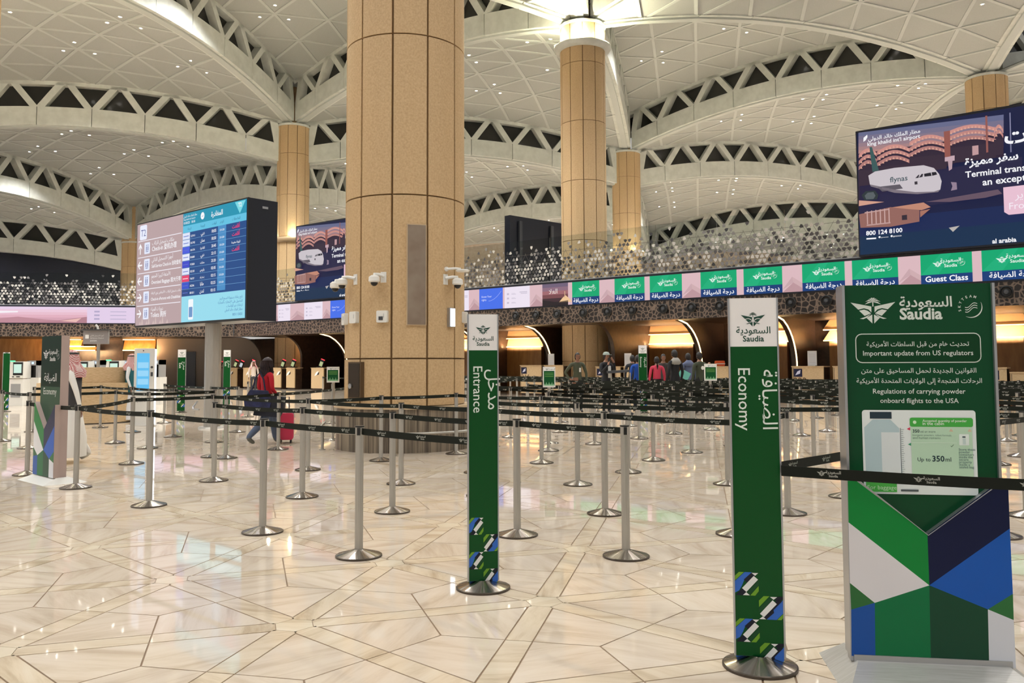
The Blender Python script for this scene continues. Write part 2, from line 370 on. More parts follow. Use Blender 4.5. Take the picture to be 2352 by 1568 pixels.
# ================================================================== ROOF
SG = 24.63; P00 = Vector((3.417, 39.163))
def node(i, j): return P00 + VA * (SG * i) + VC * (SG * j)
ZH, ZM, ZL, ZLL, ZF = 20.2, 17.5, 14.8, 12.1, 9.4
RISE = 1.6; KP = RISE / ((SG / 2) ** 2)
def level(kind, i):
    if kind == 'A': return ZH if i <= 0 else ZL if i == 1 else ZF
    return ZM if i <= 0 else ZLL if i == 1 else ZF - 2.7
def cap_z(P, G_, zc):
    Rc2 = SG * SG / 3
    return zc + (Rc2 - (P - G_).length_squared) * KP
NB = 8
cell_names = {}
shells = 0
LAMPS = []; CENT = {}
def in_frame(P3, m=150):
    q = proj(P3)
    return q is not None and -m < q[0] < 2352 + m and -m < q[1] < 1568
def make_cell(kind, i, j, detail):
    if kind == 'A': c = [node(i, j), node(i, j + 1), node(i + 1, j)]
    else: c = [node(i, j), node(i + 1, j), node(i + 1, j - 1)]
    Gc = (c[0] + c[1] + c[2]) / 3; zc = level(kind, i)
    def pos(a, b, dz=0):
        P = c[0] + (c[1] - c[0]) * (a / NB) + (c[2] - c[0]) * (b / NB)
        return Vector((P.x, P.y, cap_z(P, Gc, zc) + dz))
    mb = MB()
    idx = {}
    vs = []; fs = []
    for a in range(NB + 1):
        for b in range(NB + 1 - a): idx[(a, b)] = len(vs); vs.append(pos(a, b, .16))
    for a in range(NB):
        for b in range(NB - a):
            fs.append((idx[(a, b)], idx[(a + 1, b)], idx[(a, b + 1)]))
            if a + b < NB - 1: fs.append((idx[(a + 1, b)], idx[(a + 1, b + 1)], idx[(a, b + 1)]))
    mb.add(vs, fs)
    root = tag(mb.build('ceiling', M_PANEL), kind='structure')
    def panel(tri):
        cen = (tri[0] + tri[1] + tri[2]) / 3
        pts = [(p - cen) * .985 for p in tri]
        MB().add(pts + [p + Vector((0, 0, .07)) for p in pts], [(0, 2, 1), (3, 4, 5), (0, 1, 4, 3), (1, 2, 5, 4), (2, 0, 3, 5)]).build('ceiling_panel', M_PANEL, root, loc=cen)
    for a in range(NB if detail else 0):
        for b in range(NB - a):
            panel([pos(a, b, .03), pos(a + 1, b, .03), pos(a, b + 1, .03)])
            if a + b < NB - 1: panel([pos(a + 1, b, .03), pos(a + 1, b + 1, .03), pos(a, b + 1, .03)])
    lines = []
    for k in range(NB if detail else 0):
        lines.append([(k, b) for b in range(NB - k + 1)]); lines.append([(a, k) for a in range(NB - k + 1)])
        lines.append([(a, NB - k - a) for a in range(NB - k + 1)])
    for li, L in enumerate(lines):
        if len(L) < 2: continue
        edge = li < 3; hw = .2 if edge else .09; zt, zb = .06, (-.08 if edge else -.015)
        P = [pos(a, b) for a, b in L]; d = (P[-1] - P[0]); sd = Vector((-d.y, d.x, 0)).normalized() * hw
        rings = []
        for p in P: rings += [p + sd + Vector((0, 0, zb)), p - sd + Vector((0, 0, zb)), p - sd + Vector((0, 0, zt)), p + sd + Vector((0, 0, zt))]
        f = []
        for q in range(len(P) - 1):
            for e in range(4): f.append((q * 4 + e, q * 4 + (e + 1) % 4, q * 4 + 4 + (e + 1) % 4, q * 4 + 4 + e))
        MB().add(rings, f).build('edge_rib' if edge else 'rib', M_RIB, root)
    cl = []
    for a in (1, 3, 5):
        for b in (1, 3, 5):
            if a + b <= 7:
                tri3 = []
                for k in range(3):
                    aa = math.radians(90 + 120 * k) + TH
                    p = pos(a, b); P2 = p.xy + Vector((math.cos(aa), math.sin(aa))) * .95
                    tri3.append(Vector((P2.x, P2.y, cap_z(P2, Gc, zc) + .02)))
                cl.append(tri3)
    CENT[(kind, i, j)] = Vector((Gc.x, Gc.y, zc + 1.6))
    if detail or (Gc.y < 72 and abs(Gc.x) < 52): LAMPS.append((kind, i, j, cl))
    return root
CELLS = []
for i in range(-2, 3):
    for j in range(-5, 5):
        for kind in 'AB':
            c = [node(i, j), node(i, j + 1), node(i + 1, j)] if kind == 'A' else [node(i, j), node(i + 1, j), node(i + 1, j - 1)]
            z = level(kind, i)
            if min(p.y for p in c) < -22 or min(abs(p.x) for p in c) > 75: continue
            cen = (c[0] + c[1] + c[2]) / 3
            pts = [Vector((p.x, p.y, z)) for p in c] + [Vector((*((c[a] + c[(a + 1) % 3]) / 2), z + 1.6)) for a in range(3)] + [Vector((cen.x, cen.y, z + 2))]
            pts += [Vector((*(cen * .5 + p * .5), z + 1.5)) for p in c]
            det = i < 2 and any(in_frame(p, 60) for p in pts)
            make_cell(kind, i, j, det); CELLS.append((kind, i, j))

BAYN = {}
def truss(A, B, zl, name_label, side):
    """arched truss between two column heads; side = unit normal towards the lit (higher) bay"""
    L = (B - A).length; d = (B - A).normalized(); n2 = Vector((-d.y, d.x))
    if n2.dot(side) < 0: n2 = -n2
    x0, x1 = 0.0, L
    TT = .42; CHH = 1.15; DEP = ZH - ZM
    def W(x, yy, z): return Vector((A.x + d.x * x + n2.x * yy, A.y + d.y * x + n2.y * yy, z))
    def zb(x): return zl + KP * (L * L / 4 - (x - L / 2) ** 2)
    t = thing('roof_truss', name_label, 'roof beam', W(L / 2, 0, zb(L / 2)))
    O = t.location.copy()
    def solid(prof, nm, mt, y0=-TT, y1=TT):
        n = len(prof)
        vs = [W(x, y0, z) - O for x, z in prof] + [W(x, y1, z) - O for x, z in prof]
        MB().add(vs, [tuple(range(n))[::-1], tuple(range(n, 2 * n))] + [(k, (k + 1) % n, n + (k + 1) % n, n + k) for k in range(n)]).build(nm, mt, t)
    R0 = .9
    for k in range(NB):
        a, b = k * L / NB, (k + 1) * L / NB
        if k == 0: a = .78
        if k == NB - 1: b = L - .78
        g = .02
        xs = [a + g + (b - a - 2 * g) * q / 3 for q in range(4)]
        solid([(x, zb(x)) for x in xs] + [(x, zb(x) + CHH) for x in xs[::-1]], 'chord_segment', M_BEAM)
    hw = .21
    for k in range(NB + 1):
        xj = k * L / NB
        for sgn in (-1, 1):
            xt = xj + sgn * L / NB / 2
            if xt < 0 or xt > L: continue
            xb = min(max(xj, .85), L - .85)
            zB, zT = zb(xb) + CHH, zb(xt) + DEP + .02
            s = hw * 1.15
            off = sgn * .17
            solid([(xb - s + off, zB - .02), (xb + s + off, zB - .02), (xt + s - off * 1.1, zT), (xt - s - off * 1.1, zT)], 'strut', M_BEAM)
    # glazing, one pane per triangle, set back behind the struts
    for k in range(NB):
        a, b = k * L / NB, (k + 1) * L / NB; m_ = (a + b) / 2
        solid([(a, zb(a) + CHH - .1), (b, zb(b) + CHH - .1), (m_, zb(m_) + DEP)], 'window_pane', M_NIGHT, -.12, -.08)
    for k in range(NB + 1):
        a = k * L / NB; l, r = max(a - L / NB / 2, .2), min(a + L / NB / 2, L - .2)
        solid([(a, zb(a) + CHH - .1), (r, zb(r) + DEP), (l, zb(l) + DEP)], 'window_pane', M_NIGHT, -.12, -.08)
    # top rail
    x0, x1 = .42, L - .42
    xs = [x0 + (x1 - x0) * q / 16 for q in range(17)]
    solid([(x, zb(x) + DEP - .16) for x in xs] + [(x, zb(x) + DEP + .1) for x in xs[::-1]], 'top_rail', M_BEAM, -TT, TT)
    return t
TR = {
 ('r', 0, -1): 'white arched roof truss overhead, running from beyond the left edge to the second stone column',
 ('r', 0, 0): 'white arched roof truss sweeping from second stone column to top right corner column',
 ('d', 0, -1): 'white roof truss of triangles descending from top left to far left column head',
 ('e', 0, 0): 'white roof truss between second stone column and far left column, partly behind big column',
 ('d', 0, 0): 'steep white roof truss seen end on between second stone column and column behind',
 ('e', 0, 1): 'large white arched roof truss with triangular openings, upper right, above the airport billboard',
 ('r', 1, -2): 'long white arched roof truss across the left side above the information display',
 ('r', 1, -1): 'white arched roof truss passing behind both central columns, lit bay beneath it',
 ('r', 1, 0): 'white arched roof truss at mid height left of the airport billboard',
 ('e', -1, 1): 'white roof beam rising from second stone column towards upper right edge',
 ('d', -1, 0): 'white roof truss overhead between big near column and second stone column',
 ('d', 1, -2): 'lower white roof truss descending from left edge, under the long arch',
 ('e', 1, -1): 'lower white arched truss directly above the information display',
 ('d', 1, -1): 'distant white truss of triangles partly hidden by big near column',
 ('e', 1, 0): 'distant white truss of triangles between big near column and second column',
 ('d', 1, 0): 'distant white roof truss glimpsed right of second stone column above glass balustrade',
 ('e', 1, 1): 'distant white roof truss behind top of patterned glass balustrade',
 ('d', -1, 1): 'white roof beam touching the top right corner of photo',
 ('r', 0, 1): 'white roof truss right of the top right column head',
 ('d', 0, 1): 'short white struts left under the top right column head, over billboard',
 ('e', 0, 2): 'white truss behind upper right end of the billboard',
 ('r', 1, 1): 'white truss hidden behind the airport billboard',
 ('d', 1, 1): 'white truss end behind left edge of the airport billboard',
 ('r', 2, -3): 'lowest far left white truss just above the dark back wall',
 ('r', 2, -2): 'low far white truss behind the information display',
}
done = set()
def visible_edge(A, B, z):
    return any(in_frame(Vector((*(A.lerp(B, t)), z + 1.5)), 40) for t in (0, .1, .25, .4, .5, .6, .75, .9, 1))
cnt = 0
for i in range(-1, 3):
    for j in range(-4, 4):
        # r: node(i,j)->node(i,j+1), boundary between B(i-1,j+1) and A(i,j)
        A, B = node(i, j), node(i, j + 1)
        za, zb_ = level('A', i), level('B', i - 1)
        lo = min(za, zb_); side = (VA if za > zb_ else -VA)
        if ('r', i, j) in TR and visible_edge(A, B, lo): truss(A, B, lo, TR.get(('r', i, j), 'distant white roof truss, %s row line %d' % ('left' if j < 0 else 'right', i)), side); cnt += 1
        if i > 1: continue
        # d: node(i,j)->node(i+1,j), between A(i,j) [right] and B(i,j) [left]
        A, B = node(i, j), node(i + 1, j)
        if ('d', i, j) in TR: truss(A, B, level('B', i), TR.get(('d', i, j), 'white roof truss running away from the viewer, bay %d from the left' % (j + 5)), Vector((VA.y, -VA.x)))
        # e: node(i,j)->node(i+1,j-1), between A(i,j-1) [left] and B(i,j) [right]
        A, B = node(i, j), node(i + 1, j - 1)
        if ('e', i, j) in TR: truss(A, B, level('B', i), TR.get(('e', i, j), 'white roof truss slanting across, bay %d from the left' % (j + 5)), -VC)

# ================================================================== COLUMNS
CR = 1.07
def column(i, j, label, top, lamps=False, plinth=True):
    P = node(i, j)
    base = 17.4 if i <= 0 else 17.4
    t = thing('stone_column', label, 'column', (P.x, P.y, 0))
    MB().lathe([(CR - .05, 0), (CR - .05, top)], 36).build('column_core', M_STONE2, t, smooth=True)
    joints = [0.76, 1.565, 4.35, 7.14, 9.93, 12.72, 15.5, top]
    NP = 11; a_off = math.radians(-90 - 5 + 32.7 / 2 - 32.7 / 2) + math.radians(0)
    meshes = {}
    for q in range(len(joints) - 1):
        z0, z1 = joints[q] + .012, joints[q + 1] - .012
        if z1 <= z0: continue
        for k in range(NP):
            a0 = a_off + 2 * PI * k / NP
            key = (q,)
            if key not in meshes:
                g = .017; n = 5; span = 2 * PI / NP
                mb = MB(); vs = []
                for r in (CR, CR - .06):
                    for zz in (z0, z1):
                        for s in range(n + 1):
                            aa = g + (span - 2 * g) * s / n; vs.append((r * math.cos(aa), r * math.sin(aa), zz))
                m1 = n + 1; fs = []
                for s in range(n):
                    fs.append((s, s + 1, m1 + s + 1, m1 + s))
                    fs.append((2 * m1 + s + 1, 2 * m1 + s, 3 * m1 + s, 3 * m1 + s + 1))
                    fs.append((s + 1, s, 2 * m1 + s, 2 * m1 + s + 1)); fs.append((m1 + s, m1 + s + 1, 3 * m1 + s + 1, 3 * m1 + s))
                fs.append((0, m1, 3 * m1, 2 * m1)); fs.append((n, 2 * m1 + n, 3 * m1 + n, m1 + n))
                o = mb.add(vs, fs).build('stone_panel', M_STONE, t); meshes[key] = o.data
            else: o = link('stone_panel', meshes[key], t)
            o.rotation_euler = (0, 0, a0)
    # slim shaft above the head, between the beams
    MB().lathe([(.36, top - .1), (.36, top + 4.6)], 8).build('upper_shaft', M_STONE, t)
    MB().lathe([(0, top + .02), (CR + .03, top + .02), (CR + .03, top - .12), (0, top - .12)], 30).build('capital', M_BEAM, t)
    if lamps:
        MB().lathe([(CR, 16.25), (CR + .22, 16.3), (CR + .3, 16.42), (CR + .3, 16.5), (CR + .2, 16.5), (CR + .18, 16.4), (CR, 16.36)], 36).build('lamp_ledge', M_BEAM, t, smooth=True)
        MB().lathe([(CR + .03, 16.405), (CR + .17, 16.405)], 36).build('lamp_ring', mat('uplight_ring', (255, 246, 170), emit=25), t)
    if plinth:
        MB().lathe([(1.22, 0), (1.22, .72)], 48).build('plinth', M_STRIPE, t, smooth=True)
        MB().lathe([(1.0, .76), (1.25, .76), (1.25, .72), (1.2, .72)], 48).build('plinth_ledge', M_PLINTH, t)
    return t
C1 = column(-1, 0, 'big near stone-clad column with cameras and grey panel on its face', 17.5)
C2 = column(0, 0, 'second stone column with glowing uplight ring under its head, right of centre', 17.5, lamps=True)
C3 = column(1, -1, 'slim stone column behind right end of the information display', 17.5)
C4 = column(1, 0, 'slimmer stone column just right behind the glowing one', 17.5)
C5 = column(0, 1, 'stone column head above the airport billboard at top right', 17.5)
C6 = column(0, -1, 'stone column just outside the left edge, glowing ring', 17.5, lamps=True)
C6.location.x -= 1.0
C7 = column(2, -2, 'far grey column between trusses left of the information display', 12.1)
for cc in (C3, C4):
    P = cc.location
    MB().lathe([(CR, 9.55), (CR + .22, 9.6), (CR + .28, 9.75), (CR + .28, 9.85), (CR + .16, 9.85), (CR, 9.7)], 30).build('lamp_ledge', M_PLINTH, cc, smooth=True)

def point(name, loc, W, r=.1, col=(1, 1, 1), spot=None, rot=None, blend=.6):
    l = bpy.data.lights.new(name, 'SPOT' if spot else 'POINT'); l.energy = W; l.color = col; l.shadow_soft_size = r
    if spot: l.spot_size = math.radians(spot); l.spot_blend = blend
    o = bpy.data.objects.new(name, l); COL.objects.link(o); o.location = loc
    if rot: o.rotation_euler = rot
    return o
# ring uplighters on the two glowing columns
for cc in (C2, C6):
    for k in range(6):
        a = k * PI / 3 + .3
        point('uplight', (cc.location.x + 1.32 * math.cos(a), cc.location.y + 1.32 * math.sin(a), 16.62), RING_W, .06, (1, .95, .66))
for cc in (C3, C4):
    for k in range(4):
        a = k * PI / 2 + .3
        point('uplight', (cc.location.x + 1.3 * math.cos(a), cc.location.y + 1.3 * math.sin(a), 10.0), 90, .06, (1, .93, .62))

# ------------------------------------------------------------------ recessed downlights
BAY = {}
ml = MB().lathe([(0, -.02), (.075, -.02)], 14).build('tmp', M_LENS).data
mr = MB().lathe([(.075, -.02), (.12, -.03), (.13, .02)], 14).build('tmp', M_WHITEP).data
for o in [o for o in bpy.data.objects if o.name.startswith('tmp')]: bpy.data.objects.remove(o)
nl = 0
BAYS = {('A', 0, -1): 'top centre bay', ('A', 0, 0): 'bay right of glowing column', ('A', -1, 0): 'overhead bay', ('B', -1, 0): 'near overhead bay', ('B', -1, 1): 'top right bay', ('B', 0, -1): 'upper left bay', ('B', 0, 0): 'bay behind glowing column',
        ('B', 0, 1): 'right middle bay', ('A', 1, -2): 'lower left bay', ('A', 1, -1): 'low centre bay', ('A', 1, 0): 'low right bay', ('A', 1, -3): 'low left edge bay', ('B', 1, -1): 'lowest left bay', ('B', 1, 0): 'lowest centre bay', ('B', 1, 1): 'lowest right bay', ('B', 1, -2): 'lowest left edge bay', ('A', 0, 1): 'right edge bay', ('B', 0, -2): 'left edge bay', ('A', 1, 1): 'low right edge bay'}
for kind, i, j, cl in LAMPS:
    shown = [t3 for t3 in cl if in_frame(sum(t3, Vector()) / 3, 30)]
    for t3 in cl[1:2] + cl[3:5]:
        c = sum(t3, Vector()) / 3
        point('downlight', c + (CENT[(kind, i, j)] - c) * .22 + Vector((0, 0, -.25)), SPOT_W * (.34 if c.y < 22 else .6 if c.y < 32 else .9 if c.y < 52 else .55) * (1.4 if c.x < -8 and c.y < 62 else 1), .12, (.98, .98, .96), spot=130, blend=.6)
    bay = BAYS.get((kind, i, j), '%s %s %s bay' % ('outer' if kind == 'A' else 'inner', ('leftmost', 'far left', 'left', 'half left', 'midleft', 'middle', 'midright', 'right', 'far right', 'rightmost')[min(9, j + 5)], ('rear', 'near', 'mid', 'deep', 'deepest')[min(4, i + 2)]))
    shown.sort(key=lambda t3: proj(sum(t3, Vector()) / 3)[0])
    for ti, t3 in enumerate(shown):
        if nl > 297: break
        for pi, p in enumerate(sorted(t3, key=lambda q: proj(q)[0])):
            o = link('recessed_downlight', mr); o.location = p
            tag(o, 'downlight, %s of its trio, %s trio from left, %s' % (('left', 'middle', 'right')[pi], ('first', 'second', 'third', 'fourth', 'fifth', 'sixth')[ti], bay), 'downlight', 'trios of recessed downlights in the ceiling')
            link('lamp_lens', ml, o); nl += 1

# ================================================================== MEZZANINE FASCIA
FE = Vector((.78242, -.62276)); FN = Vector((.62276, .78242)); FC = 29.728
def fr(u, off=0.0, z=0.0):
    p = FE * u + FN * (FC + off); return Vector((p.x, p.y, z))
def f_hit(px, py=700, off=0.0):
    d = ray(px, py); o = Vector((0, 0, CH)); t = (FC + off) / (d.x * FN.x + d.y * FN.y)
    q = o + d * t; return q.xy.dot(FE), q.z
def FT(u=0, off=0, z=0): return Matrix.Translation(fr(u, off, z)) @ Matrix.Rotation(math.atan2(FE.y, FE.x), 4, 'Z')
# left wing after the bend
BEND = Vector((-17.2, 51.6)); U_B = BEND.dot(FE)
LE = Vector((.983, .183)); LE.normalize(); LN = Vector((-LE.y, LE.x))
def LT(u=0, off=0, z=0):
    p = BEND + LE * u + LN * off
    return Matrix.Translation((p.x, p.y, z)) @ Matrix.Rotation(math.atan2(LE.y, LE.x), 4, 'Z')
U_R = 8.0
ZB0, ZB1, ZB2, ZG = 3.2, 3.98, 5.0, 7.05
def pattern_mat():
    m = mat('star_lattice_panel', (40, 32, 28), .35)
    nt, N, L, b = nodes(m)
    tc = N.new('ShaderNodeTexCoord'); vo = N.new('ShaderNodeTexVoronoi'); vo.feature = 'DISTANCE_TO_EDGE'; vo.inputs['Scale'].default_value = 5.5
    vo.inputs['Randomness'].default_value = .75
    L.new(tc.outputs['Object'], vo.inputs['Vector'])
    cr = N.new('ShaderNodeValToRGB'); e = cr.color_ramp.elements
    e[0].position = .05; e[0].color = (*lin((112, 96, 84)), 1); e[1].position = .12; e[1].color = (*lin((30, 24, 22)), 1)
    L.new(vo.outputs['Distance'], cr.inputs[0]); L.new(cr.outputs[0], b.inputs['Base Color'])
    return m
M_PAT = pattern_mat()
M_DARKSOF = mat('dark_soffit', (34, 28, 26), .5)
def wing(T, u0, u1, sfx):
    mb = MB(); mb.box(u0, u1, 0.0, .5, ZB0, ZB1 - .04, 0, T)
    mb.box(u0, u1, -.02, .5, ZB1 - .04, ZB1, 1, T); mb.box(u0, u1, .12, 12, ZB2 - .3, ZB2 - .02, 1, T); mb.box(u0, u1, .06, .5, ZB1, ZB2 - .02, 1, T)
    mb.box(u0, u1, .0, .14, ZB2 - .03, ZB2 + .05, 1, T)
    return mb
mz = wing(FT(), U_B, U_R, 0); o = tag(mz.build('wall_fascia', [M_PAT, M_DARK]), kind='structure')
mz = wing(LT(), -40, 0, 0); o2 = tag(mz.build('wall_fascia_left', [M_PAT, M_DARK]), kind='structure')
# lowered soffit over the counters
so = MB(); so.box(U_B, U_R, .4, 6.2, ZB0 + .02, ZB0 + .1, 0, FT()); so.box(-40, 0, .4, 9, ZB0 + .02, ZB0 + .1, 0, LT())
tag(so.build('ceiling_soffit', M_BROWN), kind='structure')

# balustrades: clear glass panels with a dense print of small kites
def balustrade(T, u0, u1, label, seed, dens=1.0, pw=2.6):
    t = thing('glass_balustrade', label, 'balustrade')
    t.matrix_world = T @ Matrix.Translation(((u0 + u1) / 2, .2, ZB2 + .05))
    o = (u0 + u1) / 2; rnd = random.Random(seed)
    n = max(1, round((u1 - u0) / pw)); step = (u1 - u0) / n
    pm = None
    for k in range(n):
        if pm is None:
            g = MB().box(-step / 2 + .012, step / 2 - .012, 0, .014, 0, 2.0).build('glass_panel', M_GLASS, t); pm = g.data
        else: g = link('glass_panel', pm, t)
        g.location = (u0 - o + step * (k + .5), 0, 0)
    for k in range(n + 1):
        for z in (.45, 1.55):
            MB().lathe([(0, -.03), (.03, -.03), (.03, .03), (0, .03)], 8).build('glass_clamp', M_ALU, t, loc=(u0 - o + step * k, .007, z))
    # kites printed on the glass: triangular grid of little stars
    mb = MB(); s = .185; rows = int(2.0 / (s * .866))
    for r in range(rows):
        z = .05 + r * s * .866; f = r / rows
        p = (1.0 if f < .4 else max(0, 1 - (f - .4) / .58)) ** 1.3 * dens
        cols = int((u1 - u0) / s)
        for c in range(cols):
            x = (u0 - o) + (c + .5 * (r % 2)) * s
            if rnd.random() > p * .95: continue
            mi = rnd.choice([0, 0, 1, 1, 2, 3])
            a = rnd.choice([0, 60, 120, 180, 240, 300]) * PI / 180 + PI / 6
            q = s * .58
            pts = [(x + q * math.cos(a + b) * k_, z + q * math.sin(a + b) * k_) for b, k_ in ((0, 1), (1.25, .62), (2.3, .78), (-2.3, .78), (-1.25, .62))]
            mb.flat(pts, mi, y=-.004)
    # fine star lattice lines
    for r in range(0, rows, 2):
        z = .05 + r * s * .866
        if z < 1.35: mb.rect(u0 - o, u1 - o, z - .006, z + .006, 2, y=-.003)
    for c in range(int((u1 - u0) / (s * 2)) - 3):
        x = (u0 - o) + c * s * 2; hgt = 1.35
        for sg in (1, -1):
            xx = x if sg > 0 else x + hgt * .577
            mb.flat([(xx, .05), (xx + .012, .05), (xx + .012 + sg * hgt * .577, .05 + hgt), (xx + sg * hgt * .577, .05 + hgt)], 2, y=-.003)
    tag(mb.build('kite_print', [mat('kite_white', (176, 173, 168), .5), mat('kite_grey', (112, 110, 110), .5), mat('kite_dark', (66, 64, 66), .5), mat('kite_black', (40, 40, 42), .5)], t), kind='stuff')
    MB().box(u0 - o, u1 - o, -.02, .03, -.04, .05).build('base_channel', M_ALU, t)
    return t
UB1 = f_hit(1979)[0]; UA = f_hit(793)[0]; UL = f_hit(682)[0]
balustrade(FT(), UA + .3, UB1 - .02, 'long patterned glass balustrade left of the airport billboard on the mezzanine', 1, 1.0)
balustrade(FT(), U_B, UL - .1, 'short patterned glass balustrade right of the information display', 2)
balustrade(LT(), -19, -.1, 'patterned glass balustrade on the mezzanine left of the information display', 3, .9)
balustrade(LT(), -38, -19.1, 'patterned glass balustrade at far left edge of the mezzanine', 4, .9)

# round speaker downlights along the fascia
for px in (1186, 1232, 1281, 1341, 1397, 1453, 1525, 1590, 1655, 1818, 1900, 2314):
    u, z = f_hit(px, 719)
    z = 3.62
    T = FT(u, -.02, z)
    t = thing('round_air_nozzle', 'black round air nozzle on the patterned fascia, %s' % {1186: 'left of the Entrance sign top', 1232: 'first right of the Entrance sign', 1281: 'second right of the Entrance sign', 1341: 'under the left most green screen', 1397: 'under the gap after first green screen', 1453: 'under the second green screen', 1525: 'under the third green screen', 1590: 'just left of fourth green screen', 1655: 'beside the Economy sign top left', 1818: 'first right of the Economy sign', 1900: 'second right of the Economy sign', 2314: 'right of the large powder notice'}[px], 'air nozzle')
    t.matrix_world = T
    Rx = Matrix.Rotation(PI / 2, 4, 'X')
    MB().lathe([(0, 0), (.19, 0), (.2, .05), (.16, .09), (.13, .05), (0, .03)], 20, 0, Rx).build('nozzle_ring', M_BLACKP, t, smooth=False)
    MB().lathe([(0, .11), (.06, .10), (.09, .05)], 16, 0, Rx).build('nozzle_core', M_DGREY, t)

# ================================================================== BACK WALLS
bw = MB(); T = FT()
bw.box(U_B - 6, U_R, 5.6, 5.9, 0, ZB0 + .1, 0, T)
tag(bw.build('wall_counter_back', M_BROWN), kind='structure')
bw = MB().box(-40, 6, 8.5, 8.8, 0, ZB0 + .1, 0, LT()); tag(bw.build('wall_left_back', M_TAUPE), kind='structure')
# night_facade beyond the mezzanine
A2, B2 = node(2, -4), node(2, -1)
def wallpiece(A, B, z0, z1, name, mt, th=.3):
    d = (B - A); L = d.length; T = Matrix.Translation((A.x, A.y, 0)) @ Matrix.Rotation(math.atan2(d.y, d.x), 4, 'Z')
    return tag(MB().box(0, L, 0, th, z0, z1, 0, T).build(name, mt), kind='structure')
M_FAC = mat('night_facade', (18, 20, 34), .15)
wallpiece(node(2, -4) - VA * 0 + VA * .6, node(2, -1) + VA * .6, 5, 11.3, 'wall_night_facade', M_FAC)
M_CREAM = mixnoise(mat('cream_wall', (196, 178, 158), .6), (186, 168, 148), (200, 184, 166), 3, 2)
wallpiece(node(2, -1) + VA * .6, node(2, 3) + VA * .6, 5, 14.4, 'wall_mezzanine_back', M_CREAM)
mzf = MB(); mzf.add([(-60, 58, 4.97), (-17.2, 52.0, 4.97), (22, 20.5, 4.97), (60, 20, 4.97), (60, 100, 4.97), (-60, 100, 4.97)], [(0, 1, 2, 3, 4, 5)])
tag(mzf.build('floor_mezzanine', M_TILE), kind='structure')

# ================================================================== SCREENS AND PRINTED SURFACES
class Pic(MB):
    def __init__(s, emit=0.0, rough=.4, layer=.0008):
        super().__init__(); s.cols = []; s.emit = emit; s.rough = rough; s.y = 0.0; s.layer = layer
    def c(s, rgb):
        rgb = tuple(int(v) for v in rgb)
        if rgb not in s.cols: s.cols.append(rgb)
        return s.cols.index(rgb)
    def up(s): s.y -= s.layer
    def R(s, x0, x1, z0, z1, rgb): s.rect(x0, x1, z0, z1, s.c(rgb), y=s.y)
    def P(s, pts, rgb):
        a = sum(pts[i][0] * pts[(i + 1) % len(pts)][1] - pts[(i + 1) % len(pts)][0] * pts[i][1] for i in range(len(pts)))
        s.flat(pts if a > 0 else pts[::-1], s.c(rgb), y=s.y)
    def RR(s, x0, x1, z0, z1, r, rgb):
        pts = []
        for cx, cz, a in ((x1 - r, z0 + r, -90), (x1 - r, z1 - r, 0), (x0 + r, z1 - r, 90), (x0 + r, z0 + r, 180)):
            for k in range(5): pts.append((cx + r * math.cos(math.radians(a + 22.5 * k)), cz + r * math.sin(math.radians(a + 22.5 * k))))
        s.flat(pts, s.c(rgb), y=s.y)
    def TX(s, txt, x, z, size, rgb, align='C', vertical=False, bold=.0, res=2, fit=None):
        if fit:
            wd = text_mesh(txt, res, bold)[2]; size = fit / wd if size is None else min(size, fit / wd)
        s.text(txt, x, z, size, s.c(rgb), None, s.y, align, vertical, bold, res)
    def L(s, x0, z0, x1, z1, w_, rgb):
        d = Vector((x1 - x0, z1 - z0)); 
        if d.length < 1e-6: return
        n = Vector((-d.y, d.x)).normalized() * w_ / 2
        s.P([(x0 - n.x, z0 - n.y), (x1 - n.x, z1 - n.y), (x1 + n.x, z1 + n.y), (x0 + n.x, z0 + n.y)], rgb)
    def make(s, name, parent, tint='scr'):
        ms = [mat('%s_%02x%02x%02x_%s' % ('screen' if s.emit else 'print', *c, s.emit if s.emit else s.rough), c if s.emit else tuple(min(250, int(v * 1.1)) for v in c), s.rough, emit=s.emit, spec=.25) for c in s.cols]
        return s.build(name, ms, parent)

